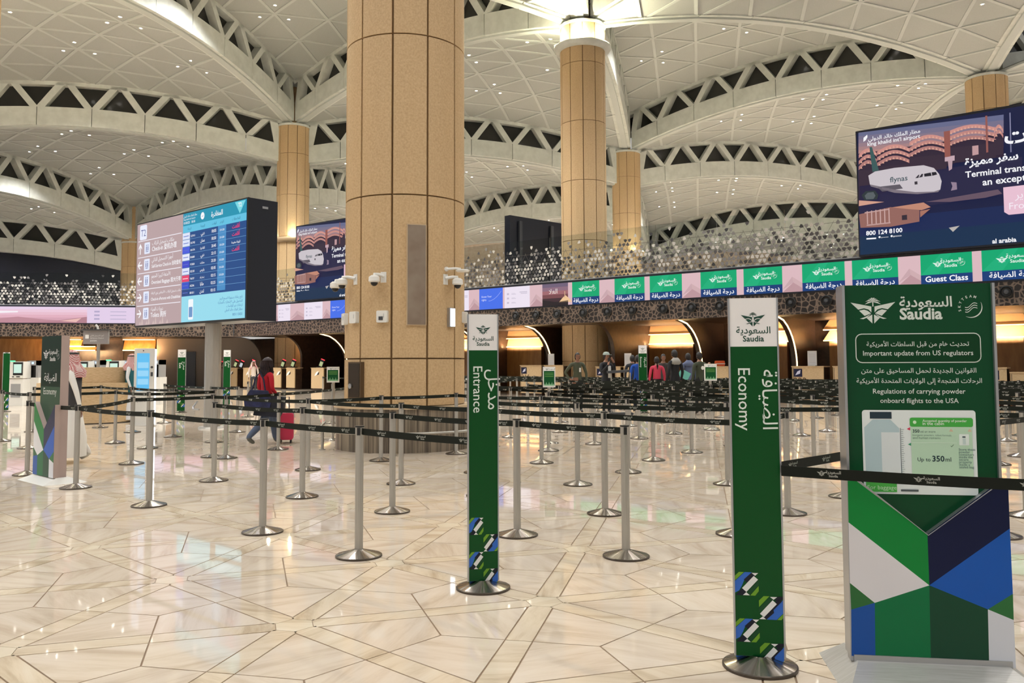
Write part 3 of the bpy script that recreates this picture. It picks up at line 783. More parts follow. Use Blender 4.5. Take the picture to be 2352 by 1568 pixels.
# ---- LED ribbon along the fascia
GRN, NVB, PNK = (10, 166, 112), (22, 60, 118), (218, 184, 190)
def ribbon_tile(pc, u0, u1, kind):
    z0, z1 = 0.0, ZB2 - ZB1 - .06; um = (u0 + u1) / 2; W = u1 - u0
    if kind == 'pink':
        pc.R(u0, u1, z0, z1, PNK); pc.up()
        if W > .5:
            pc.P([(u0, z0), (um + W * .05, z0 + .34), (u1, z0 + .12), (u1, z0), (u0, z0)][:4], (188, 150, 156))
            pc.P([(u0, z0 + .1), (um, z0 + .55), (um + W * .06, z0 + .34)], (200, 166, 172)); pc.P([(um, z0 + .55), (u1, z0 + .3), (u1, z0 + .12), (um + W * .06, z0 + .34)], (206, 172, 176))
        return
    if kind in ('green', 'guest'):
        pc.R(u0, u1, z0 + .3, z1, GRN); pc.R(u0, u1, z0, z0 + .3, NVB); pc.up()
        pc.P([(u0, z0 + .3), (u0 + W * .35, z0 + .3), (u0 + W * .62, z1), (u0 + W * .4, z1)], (26, 174, 122)); pc.up()
        E2 = pc.c((240, 250, 246))
        emblem(pc, um - W * .16, z0 + .64, W * .2, E2, y=pc.y)
        pc.text('السعودية', um + W * .09, z0 + .68, .17, E2, y=pc.y, bold=.01); pc.text('Saudia', um + W * .09, z0 + .52, .15, E2, y=pc.y, bold=.01)
        skyteam(pc, um + W * .3, z0 + .64, .1, E2, y=pc.y)
        if kind == 'guest': pc.TX('Guest Class', um, z0 + .07, .26, (250, 250, 252), bold=.02)
        else: pc.TX('درجة الضيافة', um, z0 + .08, .24, (250, 250, 252), bold=.015)
        return
    if kind == 'blue':
        pc.R(u0, u1, z0, z1, (70, 112, 232)); pc.up(); pc.TX('Know Your', u0 + .15, .55, .13, (230, 236, 255), 'L'); pc.TX('rights', u0 + .15, .4, .13, (230, 236, 255), 'L')
        for k in range(6): pc.L(u0 + W * (.4 + .09 * k), .38 + .012 * k * k, u0 + W * (.49 + .09 * k), .38 + .012 * (k + 1) ** 2, .012, (190, 205, 255))
        return
    if kind == 'white':
        pc.R(u0, u1, z0, z1, (236, 226, 240)); pc.up()
        for r in range(3):
            pc.R(u0 + W * .1, u0 + W * .18, .2 + r * .2, .28 + r * .2, (196, 186, 206)); pc.R(u0 + W * .28, u0 + W * .46, .21 + r * .2, .23 + r * .2, (196, 186, 206)); pc.R(u0 + W * .28, u0 + W * .42, .25 + r * .2, .265 + r * .2, (200, 190, 208))
        pc.R(u0 + W * .6, u0 + W * .9, .68, .71, (190, 180, 200)); pc.R(u0 + W * .65, u0 + W * .9, .62, .645, (190, 180, 200)); return
    if kind == 'sunset':
        for k, cc in enumerate([(44, 34, 40), (66, 46, 52), (120, 74, 78), (160, 104, 110), (140, 108, 126), (112, 96, 120)]): pc.R(u0, u1, z1 * k / 6, z1 * (k + 1) / 6, cc)
        pc.up(); pc.P([(um + .2, .12), (um + .9, .12), (um + .72, .3), (um + .55, .42), (um + .38, .3)], (236, 196, 150)); pc.R(um + .5, um + .54, .3, .6, (210, 170, 140)); pc.P([(u0, 0), (u1, 0), (u1, .2), (um + .1, .14), (u0, .26)], (40, 32, 36))
        pc.up(); pc.TX('العلا', um - .1, .52, .3, (244, 236, 230)); return
rib = thing('led_ribbon_display', 'long LED ribbon on mezzanine edge with green airline tiles reading Guest Class', 'display')
rib.matrix_world = FT(0, 0, ZB1 + .02)
hsg = MB().box(U_B, U_R, -.03, .06, -.02, ZB2 - ZB1 - .03).build('housing', M_DARK, rib)
pc = Pic(1.0); pc.y = -.035
segs = [(640, 668, 'white'), (668, 700, 'pink'), (700, 742, 'white'), (742, 760, 'pink'), (760, 800, 'blue'), (1050, 1078, 'white'), (1078, 1102, 'pink'), (1102, 1156, 'blue'), (1156, 1160, 'pink'), (1160, 1218, 'white'), (1218, 1247, 'pink'), (1247, 1306, 'sunset'), (1306, 1315.5, 'pink'),
        (1315.5, 1378, 'green'), (1378, 1413, 'pink'), (1413, 1482, 'green'), (1482, 1494, 'pink'), (1494, 1568, 'green'), (1568, 1611, 'pink'), (1611, 1694, 'green'), (1694, 1710, 'pink'), (1710, 1799, 'green'), (1799, 1845, 'pink'),
        (1845, 1943, 'green'), (1943, 1960, 'pink'), (1960, 2066, 'green'), (2066, 2118, 'pink'), (2118, 2237, 'guest'), (2237, 2259, 'pink'), (2259, 2400, 'green')]
for a, b, k in segs:
    pc.y = -.035; ribbon_tile(pc, f_hit(a)[0], f_hit(b)[0], k)
u = f_hit(2400)[0]; pc.y = -.035; ribbon_tile(pc, u, u + .5, 'pink'); pc.y = -.035; ribbon_tile(pc, u + .5, u + 2.3, 'green'); pc.y = -.035; ribbon_tile(pc, u + 2.3, U_R, 'pink')
pc.y = -.035; ribbon_tile(pc, U_B, f_hit(640)[0], 'pink')
pc.make('screen_image', rib)
rib2 = thing('led_ribbon_display', 'long LED ribbon at left showing pink desert dunes', 'display')
rib2.matrix_world = LT(0, 0, ZB1 + .02)
MB().box(-40, 0, -.03, .06, -.02, ZB2 - ZB1 - .03).build('housing', M_DARK, rib2)
pc = Pic(1.0); pc.y = -.035; zt = ZB2 - ZB1 - .06
for k, cc in enumerate([(196, 148, 164), (214, 164, 180), (226, 176, 192), (232, 190, 206), (236, 202, 220), (232, 208, 232)]): pc.R(-40, 0, zt * k / 6, zt * (k + 1) / 6, cc)
pc.up()
rnd = random.Random(3)
for k in range(9):
    x = -38 + k * 4.3; pc.P([(x - 4, 0), (x + 4.5, 0), (x + 1.5, .2), (x, .36 + .1 * rnd.random()), (x - 2, .16)], (178, 128, 140) if k % 2 else (190, 140, 152))
pc.up()
for x in (-9.9, -27): pc.P([(x, .12), (x + 1.2, .3), (x + .9, .05)], (232, 186, 180))
pc.R(-17.6, -12.2, .62, .7, (246, 240, 246)); pc.P([(-13.6, .55), (-12.2, .62), (-17.6, .62), (-14.5, .5)], (246, 240, 246))
ua = -5.2
pc.R(ua - 3.2, ua + 1.3, 0.0, zt, (226, 206, 232)); pc.up()
for r in range(3):
    pc.R(ua - 2.8, ua - 2.5, .2 + r * .22, .3 + r * .22, (180, 168, 200)); pc.R(ua - 1.9, ua - 1.0, .22 + r * .22, .27 + r * .22, (190, 178, 206))
pc.R(ua - .5, ua + .8, .62, .66, (180, 168, 200)); pc.R(ua - .3, ua + .8, .54, .58, (186, 174, 204))
pc.make('screen_image', rib2)

# ---- airport billboard (flat picture; coordinates read as fractions of the panel)
def crop_uz(cx, cy):
    px, py = 1960 + cx / 4.237, 230 + cy / 4.237
    u, z = f_hit(px, py); return (u - UB1, z - ZB2)
def billboard(T, label, width):
    t = thing('airport_billboard', label, 'billboard'); t.matrix_world = T
    MB().box(0, width, -.08, .45, .06, 4.4).build('housing', M_DARK, t)
    pc = Pic(.95, layer=.004); pc.y = -.085
    B = lambda pts, rgb: pc.P([crop_uz(*p) for p in pts], rgb)
    # right hand part: navy artwork
    pc.R(.04, width - .04, .12, 4.32, (24, 30, 66)); pc.up()
    pc.R(.04, width - .04, .12, .75, (20, 48, 80)); pc.R(.04, width - .04, .75, 1.3, (24, 40, 84)); pc.up()
    # photograph, sky
    for k in range(6):
        f0, f1 = k / 6, (k + 1) / 6; c0 = (104 + 16 * k, 108 + 6 * k, 142 - 2 * k)
        B([(62, 325 + (530 - 325) * f0), (1470, 150 + (470 - 150) * f0), (1470, 150 + (470 - 150) * f1), (62, 325 + (530 - 325) * f1)], c0)
    pc.up()
    B([(62, 530), (1470, 330), (1470, 560), (1000, 620), (62, 1010)], (52, 40, 58))
    B([(72, 800), (1650, 560), (1650, 900), (72, 1130)], (40, 38, 70)); pc.up()
    # shells of the terminal: stacked curved roofs
    def shell(x0, x1, y0, y1, th, top=(206, 140, 132), und=(226, 170, 150)):
        n = 8; up = [(x0 + (x1 - x0) * k / n, y0 + (y1 - y0) * k / n - math.sin(PI * k / n) * 55) for k in range(n + 1)]
        B(up + [(x, y + th) for x, y in up[::-1]], top)
        pc.up(); 
        for k in range(int((x1 - x0) / 34)):
            xx = x0 + 14 + k * 34; yy = y0 + (y1 - y0) * (xx - x0) / (x1 - x0) - math.sin(PI * (xx - x0) / (x1 - x0)) * 55 + th
            B([(xx, yy), (xx + 11, yy - 22), (xx + 22, yy)], und)
    for x0, x1, ys in ((66, 240, (540, 600, 655)), (245, 560, (510, 565, 620)), (560, 920, (420, 475, 530)), (905, 1400, (330, 385, 440)), (1380, 1470, (310, 360))):
        for q, yy in enumerate(ys): shell(x0, x1, yy, yy - (x1 - x0) * .1, 34, (208 - 14 * q, 146 - 10 * q, 138 - 8 * q))
        B([(x0, ys[-1] + 40), (x1, ys[-1] + 40 - (x1 - x0) * .1), (x1, ys[-1] + 190 - (x1 - x0) * .12), (x0, ys[-1] + 190)], (58, 44, 60)); pc.up()
    B([(895, 320), (955, 310), (960, 560), (905, 570)], (150, 88, 80)); B([(1296, 168), (1316, 166), (1326, 520), (1306, 524)], (150, 92, 86))
    B([(1170, 460), (1230, 452), (1232, 540), (1172, 552)], (196, 156, 158)); B([(905, 565), (1000, 550), (1000, 600), (905, 610)], (200, 170, 180)); B([(935, 600), (980, 590), (975, 680), (945, 700)], (190, 160, 170)); pc.up()
    # aircraft
    B([(176, 470), (200, 468), (268, 695), (205, 710)], (60, 92, 92))
    B([(165, 745), (230, 705), (420, 670), (700, 645), (800, 672), (850, 730), (875, 800), (862, 880), (800, 900), (620, 905), (420, 880), (180, 830)], (206, 198, 204)); pc.up()
    B([(180, 830), (420, 880), (620, 905), (800, 900), (862, 880), (840, 905), (640, 925), (420, 912), (190, 850)], (128, 118, 128))
    B([(705, 728), (770, 716), (778, 748), (708, 756)], (36, 34, 44)); B([(778, 714), (820, 710), (832, 735), (784, 748)], (36, 34, 44))
    B([(620, 770), (650, 738), (660, 738), (650, 768)], (50, 46, 56)); B([(655, 766), (680, 730), (697, 728), (690, 758)], (50, 46, 56))
    B([(612, 804), (640, 800), (642, 830), (614, 833)], (60, 54, 62)); B([(250, 855), (470, 830), (500, 870), (300, 900)], (96, 90, 100))
    B([(100, 935), (140, 895), (230, 890), (262, 930), (250, 975), (130, 985)], (46, 56, 60)); pc.up(); B([(130, 940), (160, 910), (215, 905), (235, 940), (215, 972), (145, 975)], (90, 98, 102))
    p0 = crop_uz(375, 815); p1 = crop_uz(545, 775); pc.TX('flynas', p0[0], (p0[1] + p1[1]) / 2 - .02, None, (64, 84, 92), 'L', fit=p1[0] - p0[0], bold=.01)
    # second photograph strip underneath
    B([(75, 985), (320, 1000), (74, 1040)], (214, 160, 140)); B([(75, 1120), (380, 1050), (660, 1080), (660, 1190), (380, 1240), (90, 1250)], (150, 104, 96))
    B([(380, 1055), (700, 1005), (770, 1050), (680, 1080)], (196, 138, 116)); B([(665, 1088), (765, 1068), (668, 1150)], (170, 116, 100)); B([(720, 1000), (1420, 880), (1460, 920), (1300, 960), (960, 1000)], (104, 84, 100)); pc.up()
    for k in range(6):
        B([(150 + 42 * k, 1090 - 6 * k), (160 + 42 * k, 1089 - 6 * k), (164 + 42 * k, 1215 - 3 * k), (154 + 42 * k, 1216 - 3 * k)], (206, 170, 166))
    B([(130, 1100), (370, 1064), (370, 1076), (130, 1112)], (196, 158, 154)); B([(150, 1220), (380, 1195), (380, 1207), (150, 1232)], (196, 158, 154)); B([(490, 1130), (540, 1124), (542, 1172), (492, 1176)], (54, 44, 56))
    B([(945, 1250), (1050, 1230), (985, 1290)], (186, 180, 176)); B([(1530, 140), (1542, 138), (1552, 520), (1540, 522)], (130, 130, 160)); B([(965, 808), (1020, 812), (1025, 880), (965, 892), (980, 850)], (150, 130, 150))
    Wt = (248, 248, 252); pc.up()
    def line(txt, cx0, cx1, cy, size=None, bold=.015, col=Wt):
        a, b = crop_uz(cx0, cy[0]), crop_uz(cx1, cy[1]); pc.TX(txt, a[0], (a[1] + b[1]) / 2, size, col, 'L', bold=bold, fit=b[0] - a[0])
    line('مطار الملك خالد الدولي', 165, 668, (410, 330)); line("king khalid int'l airport", 158, 668, (462, 380))
    B([(118, 420), (120, 380), (156, 350), (158, 375), (140, 405)], Wt)
    line('سفر مميزة', 1100, 1618, (650, 590), bold=.03); line('Terminal transit', 1105, 1750, (765, 690), bold=.02)
    line('an exceptional', 1272, 1900, (840, 770), bold=.02); line('800 124 8100', 145, 497, (1325, 1290), bold=.03)
    pa = crop_uz(1485, 440); pc.TX('لات', pa[0], pa[1], .62, Wt, 'L', bold=.03)
    B([(148, 1350), (242, 1344), (242, 1358), (148, 1364)], Wt); line('@RIYADHKKIA', 290, 362, (1350, 1340)); line('@KKIAKSA', 405, 490, (1340, 1330)); pc.disc(*crop_uz(275, 1340), .035, pc.c(Wt), y=pc.y); pc.disc(*crop_uz(392, 1330), .035, pc.c(Wt), y=pc.y)
    line('al arabia', 1365, 1600, (1400, 1385), bold=.03)
    x0, zz0 = crop_uz(1482, 1130); z1_ = crop_uz(1482, 860)[1]
    pc.P([(x0, zz0 + .1), (x0 + .12, zz0), (x0 + 2.6, zz0), (x0 + 2.6, z1_), (x0, z1_)], (236, 196, 214)); pc.up()
    pc.TX('براير', x0 + .3, zz0 + .48, .32, (250, 240, 250), 'L'); pc.TX('From', x0 + .14, zz0 + .16, .3, (250, 240, 250), 'L')
    pc.make('screen_image', t)
    return t
billboard(FT(UB1, -.05, ZB2), 'huge airport billboard at upper right showing an aircraft and terminal', 10.5)
billboard(FT(UL, -.05, ZB2), 'smaller looking airport billboard partly hidden by the big near column', 10.5)
# dark back of a third screen
t = thing('billboard_back', 'black back of a large screen standing behind the patterned glass', 'billboard'); 
pA = atd(1171, 501, 43.5); pB = atd(1302, 524, 46.5); d = (pB.xy - pA.xy); t.matrix_world = Matrix.Translation((pA.x, pA.y, 5.0)) @ Matrix.Rotation(math.atan2(d.y, d.x), 4, 'Z')
MB().box(0, d.length + 1.5, 0, .4, 0, 4.25).build('back_casing', M_DARK, t)
for k in range(2): MB().box(.6 + k * 2.4, .8 + k * 2.4, -.12, 0, 0, 4.0).build('bracket', M_DGREY, t)

# ---- information display on its pole
PL, PR = Vector((-9.67, 21.5)), Vector((-5.72, 18.05)); dd = PR - PL; WD = dd.length; HD = 2.68
t = thing('information_display', 'large T2 flight information display on a steel pole', 'display')
t.matrix_world = Matrix.Translation((PL.x, PL.y, 2.43)) @ Matrix.Rotation(math.atan2(dd.y, dd.x), 4, 'Z')
MB().box(0, WD, 0, .72, 0, HD).build('housing', M_DARK, t)
MB().box(0, WD + .02, -.03, 0, 0, HD).build('bezel', M_BLACKP, t)
for zz in (HD - .2,): MB().box(WD + .0, WD + .012, .33, .47, zz, zz + .05).build('maker_plate', M_ALU, t)
MB().tube([(WD * .61, .36, -2.43), (WD * .61, .36, .02)], .185, 24).build('pole', M_STEEL, t, smooth=False)
MB().lathe([(0, .04), (.29, .04), (.31, 0)], 32).build('pole_base', M_STEEL, t, loc=(WD * .61, .36, -2.43))
MB().tube([(WD * .61 - .2, .1, -2.43 + .62), (WD * .61 - .12, -.05, -2.43 + .5), (WD * .61 + .02, -.12, -2.43 + .45), (WD * .61 + .16, -.05, -2.43 + .45)], .02, 8).build('guard_rail', M_ALU, t)
pc = Pic(1.0); pc.y = -.034
xs, s = WD * .462, HD
def X(cx): return (cx - 88) / (655 - 88) * xs if cx < 655 else xs + (cx - 655) / (1330 - 655) * (WD - .03 - xs)
def Z(cx, cy):   # crop fraction -> height
    f = (cx - 88) / (1330 - 88); top = 370 + (92 - 370) * f; bot = 1500 + (1415 - 1500) * f
    return HD - .03 - (cy - top) / (bot - top) * (HD - .1)
MV = (184, 160, 162)
pc.R(.03, xs, .05, HD - .03, MV); pc.R(xs, WD - .03, .05, HD - .03, (30, 74, 134)); pc.up()
for k in range(14):
    rx = .1 + k * .12; pc.P([(rx, .06), (rx + .07, .06 + .1 * ((k * 7) % 3)), (rx + .12, .06)], (204, 182, 178))
WH = (246, 246, 250); BLU = (84, 90, 150)
pc.RR(X(130), X(220), Z(175, 535), Z(175, 368), .05, (232, 236, 252)); pc.up(); pc.TX('T2', X(175), Z(175, 495), .36, BLU, fit=.26)
rows_ = [(560, 'مكاتب تسجيل الركاب', 'Check-in 登机办理', 'u'), (745, 'أجهزة التسجيل الذاتي', 'Self-Service Check-in 自助登机', 'l'), (925, 'الأمتعة كبيرة الحجم', 'Oversized Baggage 超大行李', 'l'), (1108, 'مكتب تسجيل الركاب - الأشخاص ذوي الإعاقة', 'Check-in ePersons with Disabilities', 'r'), (1290, 'دورات المياه', 'Toilets 厕所', 'r')]
for cy, ar, en, arr in rows_:
    z = Z(110, cy); pc.R(X(112), X(640), z - .012, z + .008, (236, 232, 240))
    zc = z - .2; xa = X(140)
    if arr == 'u': pts = [(0, .14), (.09, .03), (.09, -.02), (.02, .05), (.02, -.14), (-.02, -.14), (-.02, .05), (-.09, -.02), (-.09, .03)]
    else:
        sg = 1 if arr == 'r' else -1; pts = [(sg * a, b) for a, b in [(.13, 0), (.02, .1), (-.03, .1), (.05, .02), (-.12, .02), (-.12, -.02), (.05, -.02), (-.03, -.1), (.02, -.1)]]
    pc.P([(xa + a, zc + b) for a, b in pts], WH)
    pc.RR(X(192), X(262), zc - .15, zc + .14, .03, (226, 232, 250)); pc.up()
    xm = X(227)
    for dx in (-.04, .045):
        pc.disc(xm + dx, zc + .07, .018, pc.c(BLU), y=pc.y); pc.R(xm + dx - .018, xm + dx + .018, zc - .07, zc + .04, BLU)
    pc.R(xm - .07, xm + .07, zc - .1, zc - .085, BLU)
    pc.TX(ar, X(290), zc + .05, .13, WH, 'L', fit=X(640) - X(290)); pc.TX(en, X(290), zc - .11, .16, WH, 'L', fit=X(640) - X(290), bold=.008); pc.y += pc.layer
# departures half
x0 = xs
pc.R(x0, WD - .03, HD - .33, HD - .03, (30, 146, 176)); pc.R(x0, WD - .03, HD - .5, HD - .33, (96, 192, 224)); pc.up()
pc.TX('المغادرة', X(1030), HD - .25, .22, WH, bold=.02, fit=.5); pc.disc(X(875), HD - .18, .085, pc.c(WH), y=pc.y, n=24); pc.up(); pc.P([(X(875) - .04, HD - .2), (X(875) + .05, HD - .16), (X(875), HD - .2)], (40, 120, 150)); pc.up()
pc.P([(X(1215), HD - .05), (X(1320), HD - .05), (X(1265), HD - .32)], (120, 214, 226)); pc.up(); pc.TX('T2', X(1265), HD - .17, .13, WH, bold=.02)
pc.TX('مطار الملك خالد الدولي', X(660), HD - .13, .07, WH, 'L'); pc.TX("king khalid int'l airport", X(665), HD - .2, .06, WH, 'L'); pc.TX('01/03/25   18:18', X(665), HD - .29, .08, WH, 'L', bold=.01)
for cx, tt in ((730, 'الرحلة'), (880, 'الوجهة'), (1005, 'الوقت'), (1085, 'كاونتر'), (1230, 'الملاحظات')): pc.TX(tt, X(cx), HD - .44, .08, (40, 90, 130))
fl = [('CZ7015', 'دبي', '18:05', '215-220', 'أقلعت'), ('IX1745', 'عمان', '18:50', '215-220', 'أقلعت'), ('RX1774', 'القاهرة', '20:45', '215-220', 'البوابة مفتوحة'), ('ER6880', 'دبي', '22:15', '215-220', 'أقلعت'), ('PC0820', 'مطارات', '23:20', '215-220', ''), ('IX2103', 'باريس', '02:05', '215-220', ''), ('TK6737', 'إسلام أباد', '02:15', '215-220', ''), ('AI2246', 'طابا', '02:25', '215-220', ''), ('881011', 'لندن', '03:15', '', '')]
zr0, zr1 = HD - .5, .66; rh = (zr0 - zr1) / 9
pc.R(X(1045), X(1130), zr1 + .05, zr0, (70, 140, 196)); pc.up()
lg = [(220, 228, 248), (220, 228, 248), (70, 90, 220), (226, 232, 250), (60, 70, 200), (220, 226, 248), (228, 66, 110), (50, 80, 200), (40, 70, 130)]
for k, (a, b, c_, d_, e_) in enumerate(fl):
    z1 = zr0 - k * rh; zc = z1 - rh * .72
    pc.R(x0, WD - .03, z1 - rh - .003, z1 - rh + .004, (120, 170, 214)); pc.R(x0, X(738), z1 - rh + .01, z1 - .005, lg[k]); pc.up()
    pc.R(x0 + .04, X(725), z1 - rh * .55, z1 - rh * .45, (90, 110, 200) if k not in (6,) else (250, 220, 230))
    for cx, tt in ((772, a), (882, b), (1003, c_), (1088, d_)):
        if tt: pc.TX(tt, X(cx), zc, .11, WH, bold=.012, fit=.2)
    if e_: pc.TX(e_, X(1230), zc, .12, WH if k == 2 else (240, 60, 110), bold=.015, fit=.36)
    pc.y += pc.layer
pc.R(x0, WD - .03, .05, .66, (150, 218, 236)); pc.up()
pc.RR(X(735), X(790), .1, .58, .03, (240, 246, 250)); pc.up(); pc.RR(X(742), X(783), .16, .4, .02, (110, 150, 200))
for q, tt in enumerate(['تابع رحلتك بسهولة امسح الرمز', 'للحصول على الإشعارات المجانية', 'لرحلتك عبر الواتساب', 'مطار الملك خالد الدولي']): pc.TX(tt, X(1305), .5 - q * .09, .08, (60, 110, 170), 'R')
pc.TX('8001110050', X(1305), .12, .08, (60, 110, 170), 'R')
pc.make('screen_image', t)
DISP = t

# ================================================================== QUEUE STANCHIONS
STP = dict(
 A4=(62, 1090, 'steel belt post behind the left dark Economy totem, leftmost of front row'), A1=(174, 1120, 'steel belt post just right of the white base of the left totem'),
 A2=(342, 1161, 'steel belt post, third of the front row, left foreground'), B1=(603, 1222, 'steel belt post in front of the walking woman, fourth of the front row'),
 B4=(824, 1277, 'nearest steel belt post left of the Entrance sign'), A3=(491, 1104, 'steel belt post starting the second row, below the display pole'),
 B2=(694, 1141, 'steel belt post second of second row, right of the red suitcase'), B7=(901, 1175, 'steel belt post third of second row, before the striped plinth'),
 C1=(1188, 1229, 'steel belt post immediately right behind the Entrance sign'), C4=(1438, 1278, 'nearest steel belt post right of the Entrance sign, end of its belt'),
 A18=(64, 1029, 'steel belt post behind left totem, upper head just left of it'), A5=(302, 1065, 'steel belt post left of the white-thobe kiosk area, third row'),
 A12=(487, 1049, 'steel belt post in front of the display pole base, left one of a pair'), A13=(518, 1052, 'steel belt post right of the display pole base'),
 B3=(707, 1079, 'steel belt post right of the red suitcase where belts fork'), B6=(921, 1111, 'steel belt post centred before the striped plinth'),
 B12b=(1107, 1138, 'steel belt post hidden behind the Entrance sign, nearer one'), C3=(1390, 1180, 'steel belt post left behind the nearest post right of the Entrance sign'),
 C19=(1692, 1227, 'steel belt post hidden behind the Economy sign'), D1=(1810, 1179, 'steel belt post just right of the large Economy sign'),
 D9=(2294, 1231, 'steel belt post at right edge of the large powder notice'), B9=(639, 1032, 'steel belt post beside the suitcase of the walking woman'),
 B5=(875, 1058, 'steel belt post touching left front of the striped plinth'), B12a=(1095, 1085, 'steel belt post hidden behind the Entrance sign, farther one'),
 C2=(1327, 1113, 'steel belt post midway between Entrance sign and nearest right post'), D2=(1942, 1141, 'steel belt post close to the left edge of the powder notice'),
 B8=(1048, 1042, 'steel belt post at right front of the striped plinth'), C5=(1244, 1063, 'steel belt post, first clear one right of Entrance sign, middle distance'),
 C7=(1443, 1084.6, 'steel belt post directly behind the nearest right post'), C16=(1672, 1112, 'steel belt post touching the left edge of the Economy sign'),
 D10=(2359, 1185, 'steel belt post cut by the right photo edge'), A6=(264, 1017, 'steel belt post before the curved oak desk, left'),
 A8=(339, 1029, 'steel belt post in front of the lit information kiosk'), A15=(492, 1015, 'steel belt post just behind the display pole'),
 A19=(2, 1013, 'steel belt post cut by the left photo edge'), A7=(230, 981, 'steel belt post against the curved oak desk front'),
 A9=(304, 992, 'steel belt post before the man at the kiosk'), A10=(397, 1003, 'steel belt post left of the first far green Exit sign'),
 A11=(377, 971, 'steel belt post right of the information kiosk'), A14=(545, 992, 'steel belt post right of the second far green sign'),
 A17=(76, 991, 'steel belt post farther back behind the left totem'), A16=(569, 957, 'far steel belt post left of the walking woman'),
 B10=(763, 972, 'far steel belt post left of the big column'), B0=(812, 985, 'steel belt post hidden behind the big column'),
 C6=(1260, 1035, 'steel belt post right beside first clear middle distance one'), C8=(1501, 1057, 'steel belt post mid distance between the two tall green signs'),
 C9=(1589, 1039, 'steel belt post mid distance, left of the Economy sign'), C10=(1548, 996, 'steel belt post farther back left of the Economy sign'),
 C11=(1468, 1007, 'steel belt post below the capped man'), C12=(1366, 1020, 'steel belt post below right of the standing officer'),
 C13=(1286, 992, 'steel belt post below the left green notice stand'), C14=(1173, 1004, 'steel belt post far, right edge of Entrance sign'),
 C15=(1635, 987, 'steel belt post far, left edge of Economy sign'), D3=(1841, 1000, 'steel belt post far, between Economy sign and powder notice, left'),
 D4=(1900, 990, 'steel belt post far, between Economy sign and powder notice, right'), D5=(1870, 1062, 'steel belt post mid distance between Economy sign and powder notice'),
 D8=(2313, 1012, 'steel belt post standing clear right of the powder notice'), D11=(2347, 1000, 'far steel belt post at the right photo edge'))
OFFP = {'D12': Vector((5.9, 8.9, 0))}
def st_parts():
    t = bpy.data.objects.new('belt_stanchion', None); COL.objects.link(t)
    MB().lathe([(.172, .016), (.045, .052)], 48).lathe([(.045, .052), (.036, .056)], 48).build('base', M_BASE, t, smooth=True)
    MB().lathe([(.172, .016), (.178, .012)], 40).lathe([(.178, .012), (.178, 0)], 40).build('base_rim', M_BASER, t)
    MB().lathe([(.0315, .04), (.0315, .93)], 20).build('post', M_STEEL, t, smooth=True)
    hd = MB().lathe([(.0315, .925), (.034, .93), (.034, .985), (.0, .985)], 20).build('belt_head', M_STEEL, t, smooth=False)
    MB().lathe([(.034, .984), (.037, .986), (.037, .995), (0, .996)], 20).build('cap', M_BLACKP, t)
    for a in (0, PI / 2, PI, 3 * PI / 2):
        pass
    c = MB().box(-.012, .012, .03, .046, .925, .982).build('cassette_clip', M_BLACKP, t)
    MB().box(-.012, .012, -.046, -.03, .925, .982).build('cassette_clip', M_BLACKP, t)
    return t
PROTO = st_parts(); first_st = [True]
def stanchion(P, label, group=None, rz=0.0):
    if first_st[0]: o = PROTO; first_st[0] = False
    else: o = copy_tree(PROTO)
    o.location = (P.x, P.y, 0); o.rotation_euler = (0, 0, 0)
    tag(o, label, 'stanchion', 'queue belt stanchions')
    if group: o['group'] = group
    return o
def belt(owner, P, Q, detail=True, z=.953):
    D = Vector((Q.x - P.x, Q.y - P.y)); L = D.length; d = D / L; nn = Vector((-d.y, d.x))
    if nn.dot(P.xy) > 0: nn = -nn      # nn faces the camera side
    H = .025; ns = 6; mb = MB(); sag = min(.018, .004 * L * L)
    def zz(t_): return z - 4 * sag * t_ * (1 - t_)
    a0, a1 = .034, L - .034
    pts = [(a0 + (a1 - a0) * k / ns) for k in range(ns + 1)]
    vs = []
    for x in pts:
        zc = zz(x / L)
        for sg in (-1, 1):
            for h in (-H, H): vs.append((d.x * x + nn.x * sg * .0015, d.y * x + nn.y * sg * .0015, zc + h))
    fs = []
    for k in range(ns):
        b = k * 4; fs += [(b, b + 4, b + 5, b + 1), (b + 2, b + 3, b + 7, b + 6), (b + 1, b + 5, b + 7, b + 3), (b, b + 2, b + 6, b + 4)]
    mb.add(vs, fs, 0)
    n = int(L / .38)
    dist = (P.length + Q.length) / 2
    for k in range(n):
        x = (k + .6) * L / n; zc = zz(x / L)
        faces = (1, -1) if dist < 9 else (1,)
        for sg in faces:
            # local frame: x to the right as seen from that side
            ex = Vector((-nn.y, nn.x)) * sg; 
            org = Vector((d.x * x + nn.x * sg * .0023, d.y * x + nn.y * sg * .0023, zc))
            T = Matrix(((ex.x, -nn.x * sg, 0, org.x), (ex.y, -nn.y * sg, 0, org.y), (0, 0, 1, org.z), (0, 0, 0, 1)))
            if dist < 13:
                emblem(mb, -.03, .003, .042, 1, T, lod=0 if dist < 8 else 1)
                mb.text('السعودية', .022, .002, .019, 1, T, bold=.02, res=1); mb.text('Saudia', .022, -.014, .016, 1, T, bold=.02, res=1)
            else:
                emblem(mb, -.03, .003, .042, 1, T, lod=1); mb.rect(-.004, .05, .002, .01, 1, T); mb.rect(-.002, .04, -.012, -.004, 1, T)
    mb.build('belt', [M_BELT, M_BELTP], owner)
SP, SO = {}, {}
for k, (x, y, lab) in STP.items():
    SP[k] = gr(x, y); SO[k] = stanchion(SP[k], lab)
ENT = Vector((-.196, 5.59, 0)); ECO = Vector((1.195, 4.15, 0)); SP.update(ENT=ENT, ECO=ECO); SP.update(OFFP)
SP['OR'] = Vector((2.75, 3.37, 0)); SP['OL'] = Vector((-8.4, 11.4, 0))
